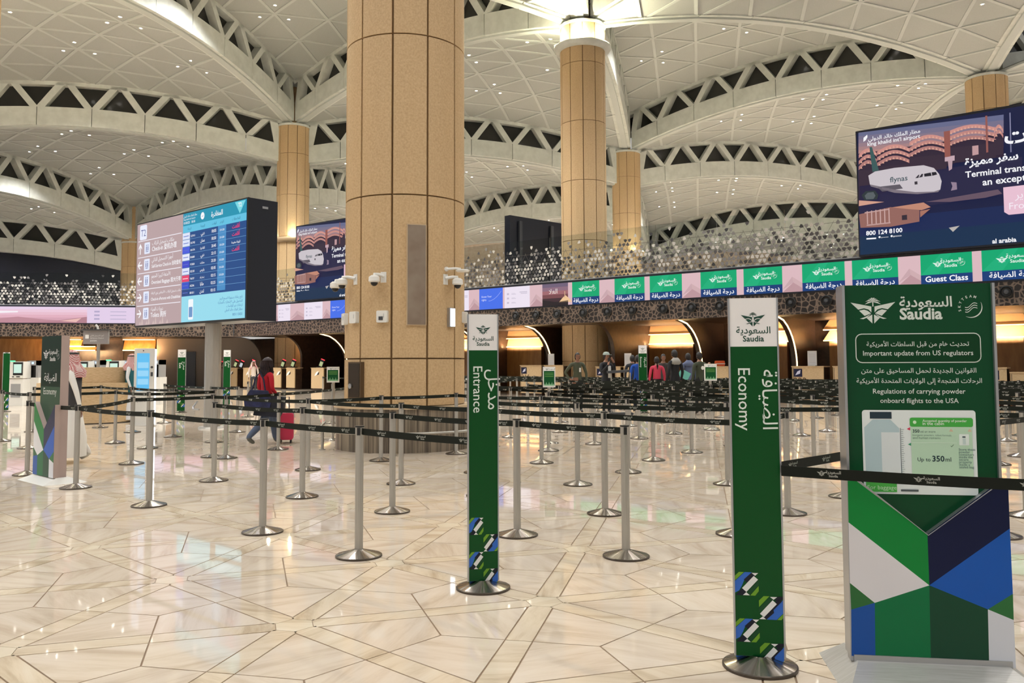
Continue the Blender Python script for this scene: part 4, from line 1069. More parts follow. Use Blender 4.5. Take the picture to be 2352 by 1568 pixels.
for a, b in [('A4', 'A1'), ('A1', 'A2'), ('A2', 'B1'), ('B1', 'B4'), ('B4', 'ENT'), ('A1', 'A5'), ('A5', 'A12'), ('A12', 'A13'), ('A13', 'B9'), ('B9', 'B0'), ('A3', 'B2'), ('B2', 'B7'), ('B7', 'C1'), ('C1', 'C4'),
             ('A13', 'B3'), ('B3', 'B6'), ('B6', 'B12b'), ('B12b', 'C3'), ('C3', 'C19'), ('C19', 'D1'), ('B3', 'B5'), ('B5', 'B8'), ('B8', 'C5'), ('C5', 'C7'), ('C7', 'C16'), ('B12a', 'C2'), ('C2', 'D2'), ('A19', 'A18'), ('A18', 'A6'), ('A6', 'A8'), ('A17', 'A7'), ('A7', 'A9'),
             ('A9', 'A10'), ('A10', 'A15'), ('A11', 'A14'), ('A8', 'A15'), ('C14', 'C12'), ('C12', 'C11'), ('C6', 'C8'), ('C8', 'D5'), ('C13', 'C11'), ('C11', 'C9'), ('C9', 'D5'), ('C10', 'C15'), ('C15', 'D3'), ('D3', 'D4'), ('D4', 'D8'), ('D8', 'D11'), ('D9', 'D12'), ('D2', 'D10')]:
    belt(SO[a], SP[a], SP[b])
stanchion(SP['OR'], 'steel belt post just outside right photo edge, end of front belt'); stanchion(SP['D12'], 'steel belt post outside right photo edge behind the powder notice')
# far maze, rows parallel to the counters
QE, QN = Vector((.733, -.68)), Vector((.68, .733))
rnd = random.Random(5)
near = [(p.xy.dot(QE), p.xy.dot(QN)) for p in SP.values()]
ORD = ['first', 'second', 'third', 'fourth', 'fifth', 'sixth', 'seventh', 'eighth', 'ninth', 'tenth', 'eleventh', 'twelfth']
allst = []
for r in range(12):
    rr = 10.85 + 1.38 * r
    if rr > 25.5: break
    if r < 4: us = [-13.4, -11.5] + [-9.35 + 2.07 * k for k in range(6)]
    elif r < 6: us = [-20.5, -18.4] + [-13.5 + 2.07 * k for k in range(8)]
    else: us = [-27.9 + 2.07 * k for k in range(14)]
    prev = None; kk = 0
    for u in us:
        P2 = QE * u + QN * rr; P = Vector((P2.x, P2.y, 0)); q = proj(P)
        if q is None or q[0] < -60 or q[0] > 2420: prev = None; continue
        if (P.xy - C1.location.xy).length < 1.7: prev = None; continue
        if (P.xy - Vector((-7.13, 19.4))).length < .6: continue
        have = [k for k, p in SP.items() if (p - P).length < 1.0]
        if have and have[0] in SO: o, P = SO[have[0]], SP[have[0]]
        else:
            kk = kk + 1; o = stanchion(P, 'far steel belt post, %s from left in %s maze row' % (ORD[kk - 1] if kk < 13 else 'thirteenth', ORD[max(0, r)]), 'far queue maze stanchions')
        if prev is not None and (P - prev[1]).length < 3.2: belt(prev[0], prev[1], P)
        prev = (o, P)
    # cross belts now and then
for k in range(0, 8):
    rr = 17.75 + 1.38 * (k % 5); u = [-25.8, -17.5, -9.3, -3.1, -21.7, -13.4, -5.1, -1.0][k]

# ================================================================== TALL GREEN SIGN POSTS
def tile_art(pc, x, z, W, H, flip):
    def q(pts, c):
        pc.P([(x + (W - a * W if False else a * W), z + b * H) for a, b in pts], c)
    base = (30, 60, 42)
    Gn, Bl, Dk, Wt, LG = (104, 150, 44), (52, 100, 184), (24, 28, 40), (214, 216, 214), (24, 70, 40)
    if not flip:
        q([(0, .62), (0, .82), (.18, 1), (.4, 1)], Gn); q([(0, .1), (0, .6), (.42, 1), (.74, 1), (.4, .66), (.3, .42), (.18, .2)], Bl)
        q([(.52, .14), (.62, .04), (1, .45), (1, .68)], LG); q([(.64, .0), (.85, 0), (1, .2), (1, .42)], Gn); pc.up()
        q([(.38, .68), (.72, 1), (.88, .86), (.62, .58), (.5, .56)], Dk); q([(.02, .0), (.34, .0), (.48, .14), (.32, .31), (.24, .24)], Dk); pc.up()
        q([(.30, .31), (.48, .15), (.98, .70), (.80, .85)], Wt); q([(.33, .01), (.62, .01), (.475, .14)], Wt); q([(.71, .98), (.99, .98), (.86, .86)], Wt)
    else:
        q([(0, .52), (0, .8), (.2, 1), (.44, 1)], Gn); q([(.0, .28), (0, .46), (.5, .96), (.6, .84)], LG); q([(.3, .0), (.72, .0), (1, .28), (1, .86), (.28, .1)], Bl); q([(.74, 0), (.92, 0), (1, .1), (1, .26)], Gn); pc.up()
        q([(.2, .1), (.3, .0), (.62, .3), (.6, .42), (.96, .8), (.84, .9), (.6, .7)], Dk); q([(.64, .86), (.78, 1), (1, 1), (1, .9), (.8, .76)], Dk); pc.up()
        q([(.03, .24), (.2, .1), (.74, .68), (.57, .84)], Wt); q([(.0, .01), (.28, .01), (.14, .13)], Wt); q([(.46, .98), (.76, .98), (.61, .86)], Wt)
    pc.y += 2 * pc.layer
def sign_post(name, label, P, rz, W, H, en, ar, lean=0.0, lod=0, wh=.24, base=True, cat='sign'):
    t = thing(name, label, cat, (P.x, P.y, 0)); t.rotation_euler = (0, lean, rz)
    if base:
        MB().lathe([(.172, .016), (.045, .052)], 48).lathe([(.045, .052), (.036, .056)], 48).build('base', M_BASE, t, smooth=True)
        MB().lathe([(.172, .016), (.178, .012)], 48).lathe([(.178, .012), (.178, 0)], 48).build('base_rim', M_BASER, t)
    MB().box(-W / 2, W / 2, -.012, .012, .052, H - .0).build('panel', M_GREEN, t)
    for sx in (-1, 1): MB().box(sx * W / 2 - .004, sx * W / 2 + .004, -.016, .016, .052, H).build('edge_profile', M_ALU if lod == 0 else M_GREYP, t)
    for back in (False, True):
        if back and lod: break
        pc = Pic(0, .32, layer=.0008); pc.y = -.0128
        pc.R(-W / 2, W / 2, H - wh, H, (226, 224, 224)); pc.R(-W / 2 + .004, W / 2 - .004, .055, H - wh, (0, 70, 26)); pc.up()
        gI = pc.c((40, 74, 62))
        emblem(pc, 0, H - wh * .42, W * .5, gI, y=pc.y, lod=lod)
        if lod == 0:
            wordmark(pc, 0, H - wh * .73, W * .2, gI, y=pc.y)
        else:
            pc.text('السعودية', 0, H - wh * .73, W * .2, gI, y=pc.y, res=1); pc.text('Saudia', 0, H - wh * .9, W * .17, gI, y=pc.y, res=1)
        if en:
            wde = text_mesh(en, 2, 0)[2]; sz = .305 / wde if en != 'Exit' else .11
            k0 = H - .345 - .155
            pc.text(en, -W / 2 + W * .17, H - .5, sz, pc.c((214, 222, 216)), y=pc.y, vertical=True, bold=.004)
            wda = text_mesh(ar, 2, 0)[2]; sz = min(.29 / wda, .115)
            pc.text(ar, W * .16, H - .5, sz, pc.c((214, 222, 216)), y=pc.y, vertical=True, bold=.002)
        if True:
            hh = .111
            for q_ in range(4):
                z0 = H - 1.338 - (q_ + 1) * hh
                tile_art(pc, -W / 2 + .004 if q_ % 2 == 0 else 0.0, z0, W / 2 - .004, hh, q_ % 2 == 1)
        o = pc.make('printed_face', t)
        if back: o.rotation_euler = (0, 0, PI)
    return t
sign_post('queue_sign', 'tall green Entrance sign on round steel base, centre foreground', ENT, math.radians(12), .20, 1.80, 'Entrance', 'مدخل')
sign_post('queue_sign', 'tall green Economy sign on round steel base, right foreground', ECO, math.radians(-10), .232, 1.79, 'Economy', 'الضيافة')
p = atd(415.5, 945, 25.2); sign_post('queue_sign', 'far green Exit sign left of the display pole', gr(415.5, 947), 0, .25, 1.95, 'Exit', 'مخرج', lod=1)
sign_post('queue_sign', 'far green Exit sign right of the display pole', gr(520, 932), 0, .25, 2.0, 'Exit', 'مخرج', lod=1)
sign_post('queue_sign', 'far Economy sign post between the queueing people', gr(1478, 948), -.3, .25, 2.0, 'Economy', 'الضيافة', lod=1)
sign_post('queue_sign', 'dim green sign post at far left edge', gr(11, 945), .9, .2, 1.9, None, None, lod=1, wh=.03)
# belts from the Economy sign
def eco_belt(P, Q, z, name='belt_reel'):
    t = thing(name, 'green-black belt from Economy sign %s' % ('running right across the powder notice' if z > .95 else 'running back behind the powder notice'), 'belt', (P.x, P.y, 0))
    belt(t, P, Q, z=z); return t
# note: their height on the sign is that of the other belts
eco_belt(ECO + Vector((.07, -.06, 0)), SP['OR'], .951)
eco_belt(ECO + Vector((.08, .03, 0)), SP['D9'], .948)

# ================================================================== LARGE POWDER NOTICE
PLb, PRb = Vector((1.615, 4.03)), Vector((2.257, 3.934)); dv = (PRb - PLb).normalized(); WN = .668
t = thing('notice_totem', 'large green notice totem about powder regulations, right foreground', 'sign', (PLb.x, PLb.y, 0), math.atan2(dv.y, dv.x))
NT = t
MB().box(0, WN, .05, .14, .07, 1.845).build('body', M_GREENB, t)
MB().box(-.012, 0, .03, .16, .07, 1.845).build('side_profile', M_ALU, t); MB().box(WN, WN + .012, .03, .16, .07, 1.845).build('side_profile', M_ALU, t)
# base: frustum of sheet metal
b0, b1 = [(0, -.03), (WN, -.03), (WN, .24), (0, .24)], [(-.11, -.3), (WN + .11, -.3), (WN + .11, .3), (-.11, .3)]
MB().add([(x, y, .075) for x, y in b0] + [(x, y, 0) for x, y in b1], [(0, 1, 2, 3), (4, 5, 1, 0), (5, 6, 2, 1), (6, 7, 3, 2), (7, 4, 0, 3), (7, 6, 5, 4)]).build('base', M_GREYBASE, t)
MB().box(-.012, WN + .012, -.012, .0, .06, .1).build('kick_plate', M_ALU, t)
ppm = 313 / WN       # photo pixels per metre on the upper panel
def ux(px, py): return (px - (1953 + (py - 660) * .0285)) / ppm
def uz(py): return 1.845 - (py - 659) / 470.0
pc = Pic(0, .3); pc.y = .0485
bands = [(0, (0, 66, 46)), (.16, (0, 60, 34)), (.34, (0, 56, 24)), (.6, (2, 54, 22)), (.8, (0, 58, 30)), (1.0, (0, 58, 28))]
pc.R(0, WN, .07, 1.845, (2, 66, 36)); pc.up()
WT = (206, 214, 208); wi = pc.c(WT)
emblem(pc, ux(2017, 715), uz(713), 97 / ppm, wi, y=pc.y)
pc.TX('السعودية', ux(2130, 715), uz(710), None, WT, fit=112 / ppm, bold=.02); pc.TX('Saudia', ux(2120, 735), uz(738), None, WT, fit=91 / ppm, bold=.03)
skyteam(pc, ux(2226, 715), uz(713), .05, wi, y=pc.y)
# rounded outline box
x0, x1, z0, z1 = ux(1979, 800), ux(2246, 800), uz(837), uz(770)
pc.RR(x0, x1, z0, z1, .03, WT); pc.up(); pc.RR(x0 + .0045, x1 - .0045, z0 + .0045, z1 - .0045, .026, (0, 56, 26)); pc.up()
xm = ux(2112, 800)
def ln(txt, wpx, py, bold=.008): pc.TX(txt, xm + (py - 800) * .0 , uz(py), None, WT, fit=wpx / ppm, bold=bold)
ln('تحديث هام من قبل السلطات الأمريكية', 218, 799); ln('Important update from US regulators', 234, 820)
ln('القوانين الجديدة لحمل المساحيق على متن', 244, 859); ln('الرحلات المتجهة إلى الولايات المتحدة الأمريكية', 266, 882)
ln('Regulations of carrying powder', 196, 906); ln('onboard flights to the USA', 166, 927)
# inset leaflet
X_ = lambda cx, cy: (ux(1700 + cx / 3.607, 880 + cy / 3.607)); Z_ = lambda cy: uz(880 + cy / 3.607)
pc.RR(X_(1058, 300), X_(1925, 300), Z_(905), Z_(228), .014, (214, 222, 222)); pc.up()
pc.R(X_(1118, 270), X_(1286, 270), Z_(298), Z_(243), (40, 56, 66))
pc.P([(X_(1080, 380), Z_(780)), (X_(1360, 380), Z_(780)), (X_(1345, 380), Z_(375)), (X_(1275, 310), Z_(305)), (X_(1140, 310), Z_(305)), (X_(1075, 380), Z_(370))], (170, 192, 198)); pc.up()
pc.R(X_(1205, 400), X_(1350, 400), Z_(780), Z_(408), (206, 214, 216)); pc.R(X_(1352, 400), X_(1355, 400), Z_(770), Z_(372), (40, 50, 54))
for k in range(24): pc.R(X_(1358, 400), X_(1374 if k % 4 else 1382, 400), Z_(386 + k * 16), Z_(383 + k * 16), (120, 132, 134))
pc.P([(X_(1403, 400), Z_(380)), (X_(1428, 400), Z_(392)), (X_(1428, 400), Z_(366))], (200, 50, 80)); pc.P([(X_(1408, 400), Z_(504)), (X_(1432, 400), Z_(516)), (X_(1432, 400), Z_(491))], (60, 150, 110))
pc.R(X_(1436, 500), X_(1900, 500), Z_(780), Z_(360), (178, 208, 182)); pc.RR(X_(1425, 330), X_(1903, 330), Z_(362), Z_(288), .01, (70, 166, 70)); pc.up()
pc.TX('Accepted quantity of powder', X_(1522, 320), Z_(322), None, (214, 236, 214), 'L', fit=X_(1857, 320) - X_(1522, 320), bold=.01); pc.TX('in the cabin', X_(1522, 340), Z_(347), .021, (214, 236, 214), 'L', bold=.01)
pc.disc(X_(1462, 330), Z_(325), .008, pc.c((200, 228, 196)), y=pc.y); DK = (36, 56, 62)
pc.TX('350', X_(1447, 400), Z_(408), None, DK, 'L', bold=.015, fit=X_(1498, 400) - X_(1447, 400)); pc.TX('ml or more', X_(1507, 400), Z_(408), None, (80, 110, 100), 'L', fit=X_(1620, 400) - X_(1507, 400))
pc.TX('Inorganic powders, infant formula', X_(1447, 430), Z_(436), None, (110, 140, 124), 'L', fit=X_(1740, 430) - X_(1447, 430)); pc.TX('and human remains', X_(1447, 455), Z_(459), .016, (110, 140, 124), 'L')
pc.TX('Up to', X_(1484, 630), Z_(638), None, DK, 'L', fit=X_(1582, 630) - X_(1484, 630)); pc.TX('350', X_(1596, 630), Z_(638), None, DK, 'L', bold=.02, fit=X_(1688, 630) - X_(1596, 630)); pc.TX('ml', X_(1695, 630), Z_(638), None, DK, 'L', fit=X_(1738, 630) - X_(1695, 630))
pc.R(X_(1436, 490), X_(1780, 490), Z_(491), Z_(488), (210, 226, 212)); pc.RR(X_(1797, 420), X_(1872, 420), Z_(508), Z_(418), .004, (214, 226, 220)); pc.up(); pc.R(X_(1822, 440), X_(1846, 440), Z_(446), Z_(436), DK); pc.R(X_(1824, 440), X_(1846, 440), Z_(500), Z_(450), (186, 204, 200))
for q in (1738, 1877): pc.P([(X_(q - 16, 390), Z_(398)), (X_(q + 16, 390), Z_(398)), (X_(q, 390), Z_(374))], (206, 186, 160))
for q, tt in enumerate(['Store these', 'powder', 'containers', 'inside the', 'secure', 'property', 'inside a', 'sealed bag']): pc.TX(tt, X_(1795, 560), Z_(550 + q * 20), .016, (80, 110, 110), 'L')
pc.L(X_(1734, 510), Z_(512), X_(1741, 510), Z_(520), .002, (70, 110, 80)); pc.L(X_(1741, 510), Z_(520), X_(1757, 510), Z_(502), .002, (70, 110, 80))
pc.R(X_(1090, 860), X_(1326, 860), Z_(888), Z_(790), (70, 166, 70)); pc.up(); pc.TX('For baggage', X_(1100, 860), Z_(868), .028, (180, 220, 180), 'L'); pc.R(X_(1356, 870), X_(1490, 870), Z_(882), Z_(866), (80, 88, 90))
pc.make('printed_face', t)
# lower pocket panel, standing proud with a V cut along its top edge
LH = lambda py: .07 + (1527 - py) / 493.0
kx = WN / 341 * 1.065; ox = -.022
def lx(px, py): return ox + (px - (1953 + (py - 1114) * .035)) / 341 * (WN + .05)
zt = LH(1114); zv = LH(1236)
poly = [(lx(1965, 1520), .07), (lx(2308, 1535), .07), (lx(2292, 1114), LH(1120)), (lx(2267, 1120), LH(1121)), (lx(2127, 1236), zv), (lx(1980, 1118), zt), (lx(1953, 1114), zt)]
mb = MB(); n = len(poly)
mb.add([(x, -.004, z) for x, z in poly] + [(x, .05, z) for x, z in poly], [tuple(range(n)), tuple(range(n, 2 * n))[::-1]] + [(k, n + k, n + (k + 1) % n, (k + 1) % n) for k in range(n)])
pocket = mb.build('leaflet_pocket', M_ALU, t)
pc = Pic(0, .3); pc.y = -.0052
def q5(pts): return [(lx(1552 + cx / 2.904, 1028 + cy / 2.904), LH(1028 + cy / 2.904 - (1552 + cx / 2.904 - 1967) * .03)) for cx, cy in pts]
pc.P(q5([(1170, 250), (1225, 252), (1665, 612), (1678, 948), (1178, 530)]), (6, 122, 52))
pc.P(q5([(1178, 530), (1678, 948), (1345, 1066), (1190, 935)]), (206, 204, 208))
pc.P(q5([(1190, 935), (1345, 1066), (1200, 1112)]), (46, 100, 54)); pc.P(q5([(1200, 1112), (1345, 1066), (1352, 1425), (1205, 1418)]), (24, 76, 150))
pc.P(q5([(1345, 1066), (1678, 948), (1690, 1442), (1352, 1425)]), (4, 104, 60)); pc.P(q5([(1678, 948), (2030, 1102), (2038, 1470), (1690, 1442)]), (16, 64, 44))
pc.P(q5([(2030, 1102), (2183, 1170), (2196, 1480), (2038, 1470)]), (198, 200, 208)); pc.P(q5([(2030, 1102), (2178, 1000), (2183, 1170)]), (44, 104, 56))
pc.P(q5([(1678, 948), (2160, 575), (2178, 1000), (2030, 1102)]), (20, 82, 168)); pc.P(q5([(1665, 612), (2075, 285), (2150, 282), (2160, 575), (1678, 948)]), (6, 18, 56)); pc.up()
pc.make('printed_face', pocket)
MB().tube([(lx(1980, 1118), -.006, zt), (lx(2127, 1236), -.006, zv), (lx(2267, 1120), -.006, LH(1121))], .0022, 6).build('pocket_edge_trim', M_ALU, pocket)

# ================================================================== LEFT TOTEM
Cn = Vector((-5.9, 10.82)); dv = Vector((.745, -.667)).normalized()
t = thing('notice_totem', 'dark green Economy totem on a white sloped base at left, seen edge on', 'sign', (Cn.x, Cn.y, 0), math.atan2(dv.y, dv.x))
MB().box(-.33, .33, -.05, .05, .07, 1.85).build('body', M_PINKWOOD, t)
b0, b1 = [(-.36, -.08), (.36, -.08), (.36, .08), (-.36, .08)], [(-.45, -.26), (.45, -.26), (.45, .26), (-.45, .26)]
MB().add([(x, y, .07) for x, y in b0] + [(x, y, 0) for x, y in b1], [(0, 1, 2, 3), (4, 5, 1, 0), (5, 6, 2, 1), (6, 7, 3, 2), (7, 4, 0, 3), (7, 6, 5, 4)]).build('base', M_WHITEP, t)
pc = Pic(0, .3); pc.y = -.052; pc.R(-.33, .33, .07, 1.85, (14, 62, 40)); pc.R(-.33, .33, 1.2, 1.85, (30, 54, 46)); pc.y -= .001
e = pc.c((196, 198, 196)); emblem(pc, -.17, 1.62, .2, e, y=pc.y); pc.text('السعودية', .07, 1.62, .08, e, y=pc.y, bold=.02); pc.text('Saudia', .06, 1.53, .075, e, y=pc.y, bold=.02); skyteam(pc, .24, 1.6, .05, e, y=pc.y)
pc.TX('الضيافة', 0, 1.27, .18, (200, 204, 200), fit=.42); pc.TX('Economy', 0, 1.1, .12, (200, 204, 200), fit=.45); pc.make('printed_face', t)
po = [(-.35, .07), (.35, .07), (.35, .98), (0, .66), (-.35, 1.0)]
mb = MB(); n = 5; mb.add([(x, -.11, z) for x, z in po] + [(x, -.05, z) for x, z in po], [tuple(range(n)), tuple(range(n, 2 * n))[::-1]] + [(k, n + k, n + (k + 1) % n, (k + 1) % n) for k in range(n)])
pk = mb.build('leaflet_pocket', M_PINKWOOD, t)
pc = Pic(0, .3); pc.y = -.112
pc.P([(-.35, 1.0), (0, .66), (0, .4), (-.35, .75)], (10, 110, 50)); pc.P([(-.35, .75), (0, .4), (-.2, .32), (-.35, .42)], (206, 204, 206)); pc.P([(-.35, .07), (-.2, .07), (-.2, .32), (-.35, .3)], (24, 76, 150)); pc.P([(-.35, .3), (-.2, .32), (-.35, .42)], (40, 90, 50))
pc.P([(-.2, .07), (0, .07), (0, .4), (-.2, .32)], (10, 96, 56)); pc.P([(0, .66), (.35, .98), (.35, .72), (0, .4)], (10, 22, 60)); pc.P([(0, .4), (.35, .72), (.35, .4), (.2, .3)], (24, 80, 168)); pc.P([(0, .07), (.2, .07), (.2, .3), (0, .4)], (16, 64, 44)); pc.P([(.2, .07), (.35, .07), (.35, .26), (.2, .3)], (200, 200, 206)); pc.P([(.2, .3), (.35, .26), (.35, .4)], (44, 100, 56))
pc.make('printed_face', pk)

# ================================================================== ALCOVES AND COUNTERS
def uat(px, off, py=800): return f_hit(px, py, off)[0]
ALC = [(700, 775, 793), (1020, 1087, 1100), (1150, 1243, 1258), (1475, 1592, 1602), (1740, 1808, 1818), (1905, 1990, 2010), (2200, 2352, 2390)]
FINL = ['partly behind the big column', 'behind the Entrance sign', 'right of the Entrance sign', 'behind the queueing people', 'right of the Economy sign', 'behind left part of powder notice', 'right of the powder notice']
BKO = 5.3
for q, (pa, pb, pf) in enumerate(ALC):
    u0, u1, uf = uat(pa, BKO), uat(pb, BKO), uat(pf, 3.2)
    t = thing('lit_wall_panel', 'gold brown wall panel with glowing light shelves, %s' % FINL[q], 'wall panel')
    t.matrix_world = FT(0, BKO, 0)
    MB().box(u0, u1, 0, .25, 0, 2.38).build('back_panel', M_GOLD, t)
    for k, (z0, z1) in enumerate(((2.36, 2.78), (2.80, 3.22))):
        o0 = .0; 
        mb = MB(); mb.add([(u0 - .25, -.02, z0), (u1 + .12, -.02, z0), (u1, .12, z1), (u0, .12, z1), (u0 - .25, .25, z0), (u1 + .12, .25, z0), (u1, .25, z1), (u0, .25, z1)],
               [(0, 1, 2, 3), (4, 7, 6, 5), (0, 4, 5, 1), (3, 2, 6, 7), (0, 3, 7, 4), (1, 5, 6, 2)])
        mb.build('light_shelf', M_SHELF, t)
        MB().box(u0 - .22, u1 + .1, -.06, -.02, z0 - .015, z0 + .025).build('led_strip', M_LED, t)
    al = bpy.data.lights.new('alcove_fill', 'AREA'); al.shape = 'RECTANGLE'; al.size = max(1.0, u1 - u0); al.size_y = .08; al.energy = 130; al.color = (1, .80, .55)  # added emitter, turned away from view, brightens the shelf panels
    ao = bpy.data.objects.new('alcove_fill', al); COL.objects.link(ao); ao.matrix_world = FT((u0 + u1) / 2, BKO - .42, 2.33) @ Matrix.Rotation(math.radians(155), 4, 'X')
    # curved fin with LED edge
    f = thing('curved_fin_wall', 'dark brown fin wall with curved front edge and LED line, %s' % FINL[q], 'fin wall')
    f.matrix_world = FT(uf, 0, 0)
    prof = [(BKO + .2, 0), (3.2, 0), (3.2, 1.3)] + [(3.2 - 2.4 * (1 - math.sqrt(max(0, 1 - (k / 10) ** 2))), 1.3 + 2.0 * k / 10) for k in range(1, 11)] + [(BKO + .2, 3.3)]
    mb = MB(); n = len(prof)
    mb.add([(0, y, z) for y, z in prof] + [(.18, y, z) for y, z in prof], [tuple(range(n)), tuple(range(n, 2 * n))[::-1]] + [(k, n + k, n + (k + 1) % n, (k + 1) % n) for k in range(n)])
    mb.build('fin_panel', M_BROWN, f)
    MB().tube([(.2, y + .02, z) for y, z in prof[2:13]], .03, 6).build('led_strip', M_LED, f)
# plain dark fin beside column, and left hand curved fins
for px, off, lab in ((1404, 2.2, 'plain dark curved fin wall right of the second column'), (690, 2.4, 'plain dark curved fin wall right of the slim column')):
    uf = uat(px, off); f = thing('curved_fin_wall', lab, 'fin wall'); f.matrix_world = FT(uf, 0, 0)
    prof = [(BKO + .2, 0), (off, 0), (off, 1.9)] + [(off - 1.8 * (1 - math.sqrt(max(0, 1 - (k / 10) ** 2))), 1.9 + 1.4 * k / 10) for k in range(1, 11)] + [(BKO + .2, 3.3)]
    mb = MB(); n = len(prof); mb.add([(0, y, z) for y, z in prof] + [(.18, y, z) for y, z in prof], [tuple(range(n)), tuple(range(n, 2 * n))[::-1]] + [(k, n + k, n + (k + 1) % n, (k + 1) % n) for k in range(n)])
    mb.build('fin_panel', M_BROWN, f)
# left area: taupe curved wall pieces, lit shelves
LT_ = LT()
def lhit(px, off):
    d = ray(px, 800); o = BEND + LN * off; t = (o.dot(LN)) / (d.x * LN.x + d.y * LN.y); return (Vector((d.x * t, d.y * t)) - BEND).dot(LE)
for px0, px1, z0, z1, lab in ((150, 187, 2.7, 3.15, 'upper glowing amber wall shelf left of the small hanging sign'), (150, 220, 2.42, 2.7, 'lower longer glowing amber wall shelf left of the small hanging sign'), (283, 356, 2.42, 3.15, 'glowing amber wall shelf above the information kiosk')):
    a, b = lhit(px0, 5.0), lhit(px1, 5.0); t = thing('light_shelf', lab, 'wall light'); t.matrix_world = LT(0, 5.0, 0)
    MB().add([(a, -.1, z0), (b, -.1, z0), (b, .3, z1), (a, .3, z1), (a, .4, z0), (b, .4, z0), (b, .4, z1), (a, .4, z1)], [(0, 1, 2, 3), (4, 7, 6, 5), (0, 4, 5, 1), (3, 2, 6, 7), (0, 3, 7, 4), (1, 5, 6, 2)]).build('shelf_panel', M_GOLD, t)
    MB().box(a, b, -.16, -.1, z0, z0 + .06).build('led_strip', M_LED, t); MB().box(a, b, -.16, -.1, z1 - .03, z1 + .02).build('led_strip', M_LED, t)
    al = bpy.data.lights.new('shelf_fill', 'AREA'); al.shape = 'RECTANGLE'; al.size = b - a; al.size_y = .08; al.energy = 200; al.color = (1, .62, .3)  # floating emitter in front of each shelf, unseen, washes its panel
    ao = bpy.data.objects.new('shelf_fill', al); COL.objects.link(ao); ao.matrix_world = LT((a + b) / 2, 4.3, z0 - .05) @ Matrix.Rotation(math.radians(120), 4, 'X')
for px0, px1, mt, z1, off, lab in ((-20, 100, M_GOLD, 3.3, 6, 'wall_left_bay'), (150, 283, M_BROWN, 3.3, 6.4, 'wall_left_recess'), (360, 470, M_TAUPE, 3.3, 5, 'wall_left_panel'), (505, 600, M_TAUPE, 3.3, 3.4, 'wall_left_curved')):
    a, b = lhit(px0, off), lhit(px1, off); pr = [(a, 0), (b, 0), (b, 1.6)] + ([(b - 1.3 * (1 - math.cos(k * PI / 16)), 1.6 + 1.65 * math.sin(k * PI / 16)) for k in range(1, 9)] if px0 > 500 else [(b, z1)]) + [(a, 3.25)]
    mb = MB(); n = len(pr); T = LT(0, off, 0); mb.add([(x, 0, z) for x, z in pr] + [(x, .3, z) for x, z in pr], [tuple(range(n)), tuple(range(n, 2 * n))[::-1]] + [(k, n + k, n + (k + 1) % n, (k + 1) % n) for k in range(n)], 0, T)
    tag(mb.build(lab, mt), kind='structure')
a, b = lhit(426, 4.9), lhit(450, 4.9); tag(MB().box(a, b, -.02, .1, 0, 2.35, 0, LT(0, 4.85, 0)).build('door_1', mat('blue_door', (22, 34, 52), .3)), kind='structure')

def counter(px0, px1, ztop, off, label, num=None, sheet=False, monitor=0, extra=None):
    u0, u1 = uat(px0, off), uat(px1, off)
    t = thing('check_in_counter', label, 'counter'); t.matrix_world = FT(u0, off, 0); W = u1 - u0
    MB().box(0, W, 0, .06, .1, ztop).build('front_panel', M_OAK, t); MB().box(-.02, W + .02, -.03, .7, ztop, ztop + .04).build('counter_top', M_OAK, t)
    MB().box(.02, W - .02, .06, .66, 0, ztop - .02).build('body', M_BROWN, t)
    MB().box(.03, .045, -.006, 0, .12, ztop - .02).build('panel_joint', M_BROWN, t)
    if num:
        pc = Pic(0, .5); pc.y = -.004; pc.R(W - .62, W - .28, ztop - .38, ztop - .06, (30, 30, 62)) if False else None
        pc.R(.06, .38, ztop - .36, ztop - .06, (26, 28, 56)); pc.up(); pc.P([(.12, ztop - .3), (.3, ztop - .24), (.32, ztop - .1), (.2, ztop - .16)], (190, 190, 210)); pc.TX(num, .3, ztop - .62, .34, (70, 52, 40), bold=.0)
        pc.make('desk_number', t)
    return t, u0, u1
def monitor(u, off, z, label, red=True, lit=(196, 206, 150), left=False):
    t = thing('desk_terminal', label, 'monitor'); t.matrix_world = (LT if left else FT)(u, off, z)
    MB().box(-.24, .24, 0, .34, 0, .05).build('foot', M_BLACKP, t)
    T = Matrix.Translation((0, .1, .05)) @ Matrix.Rotation(.28, 4, 'Y') @ Matrix.Rotation(-.2, 4, 'X')
    MB().box(-.17, .17, 0, .05, 0, .42, 0, T).build('screen_case', M_BLACKP, t)
    MB().box(-.13, .13, -.006, 0, .04, .3, 0, T).build('screen_glass', mat('term_%d' % lit[0], lit, emit=.8), t)
    MB().box(-.14, .14, -.01, .05, .42, .46, 0, T).build('status_light', mat('status_red' if red else 'status_green', (255, 60, 70) if red else (60, 230, 140), emit=2.0), t)
    return t
cs = [(1195, 1243, 1.36, 'oak check-in counter 216 right of Entrance sign', '216'), (1250, 1293, 1.36, 'oak check-in counter 217 behind the green notice stand', '217'), (1368, 1384, 1.3, 'oak counter 218 end piece left of the capped man', '218'), (1412, 1424, 1.3, 'narrow oak counter end right of the capped man', None), (1432, 1462, 1.3, 'oak counter behind man in blue shirt', None),
      (1640, 1672, 1.3, 'oak counter under orange bags left of Economy sign', None), (1818, 1890, 1.3, 'oak check-in counter 222 right of Economy sign', '222'), (1912, 1960, 1.3, 'oak counter touching the left edge of powder notice', None), (2262, 2310, 1.25, 'oak check-in counter 225 right of powder notice', '225'), (2318, 2400, 1.1, 'low oak counter cut by right photo edge', None)]
for a, b, z, lab, num in cs: counter(a, b, z, 1.3, lab, num)
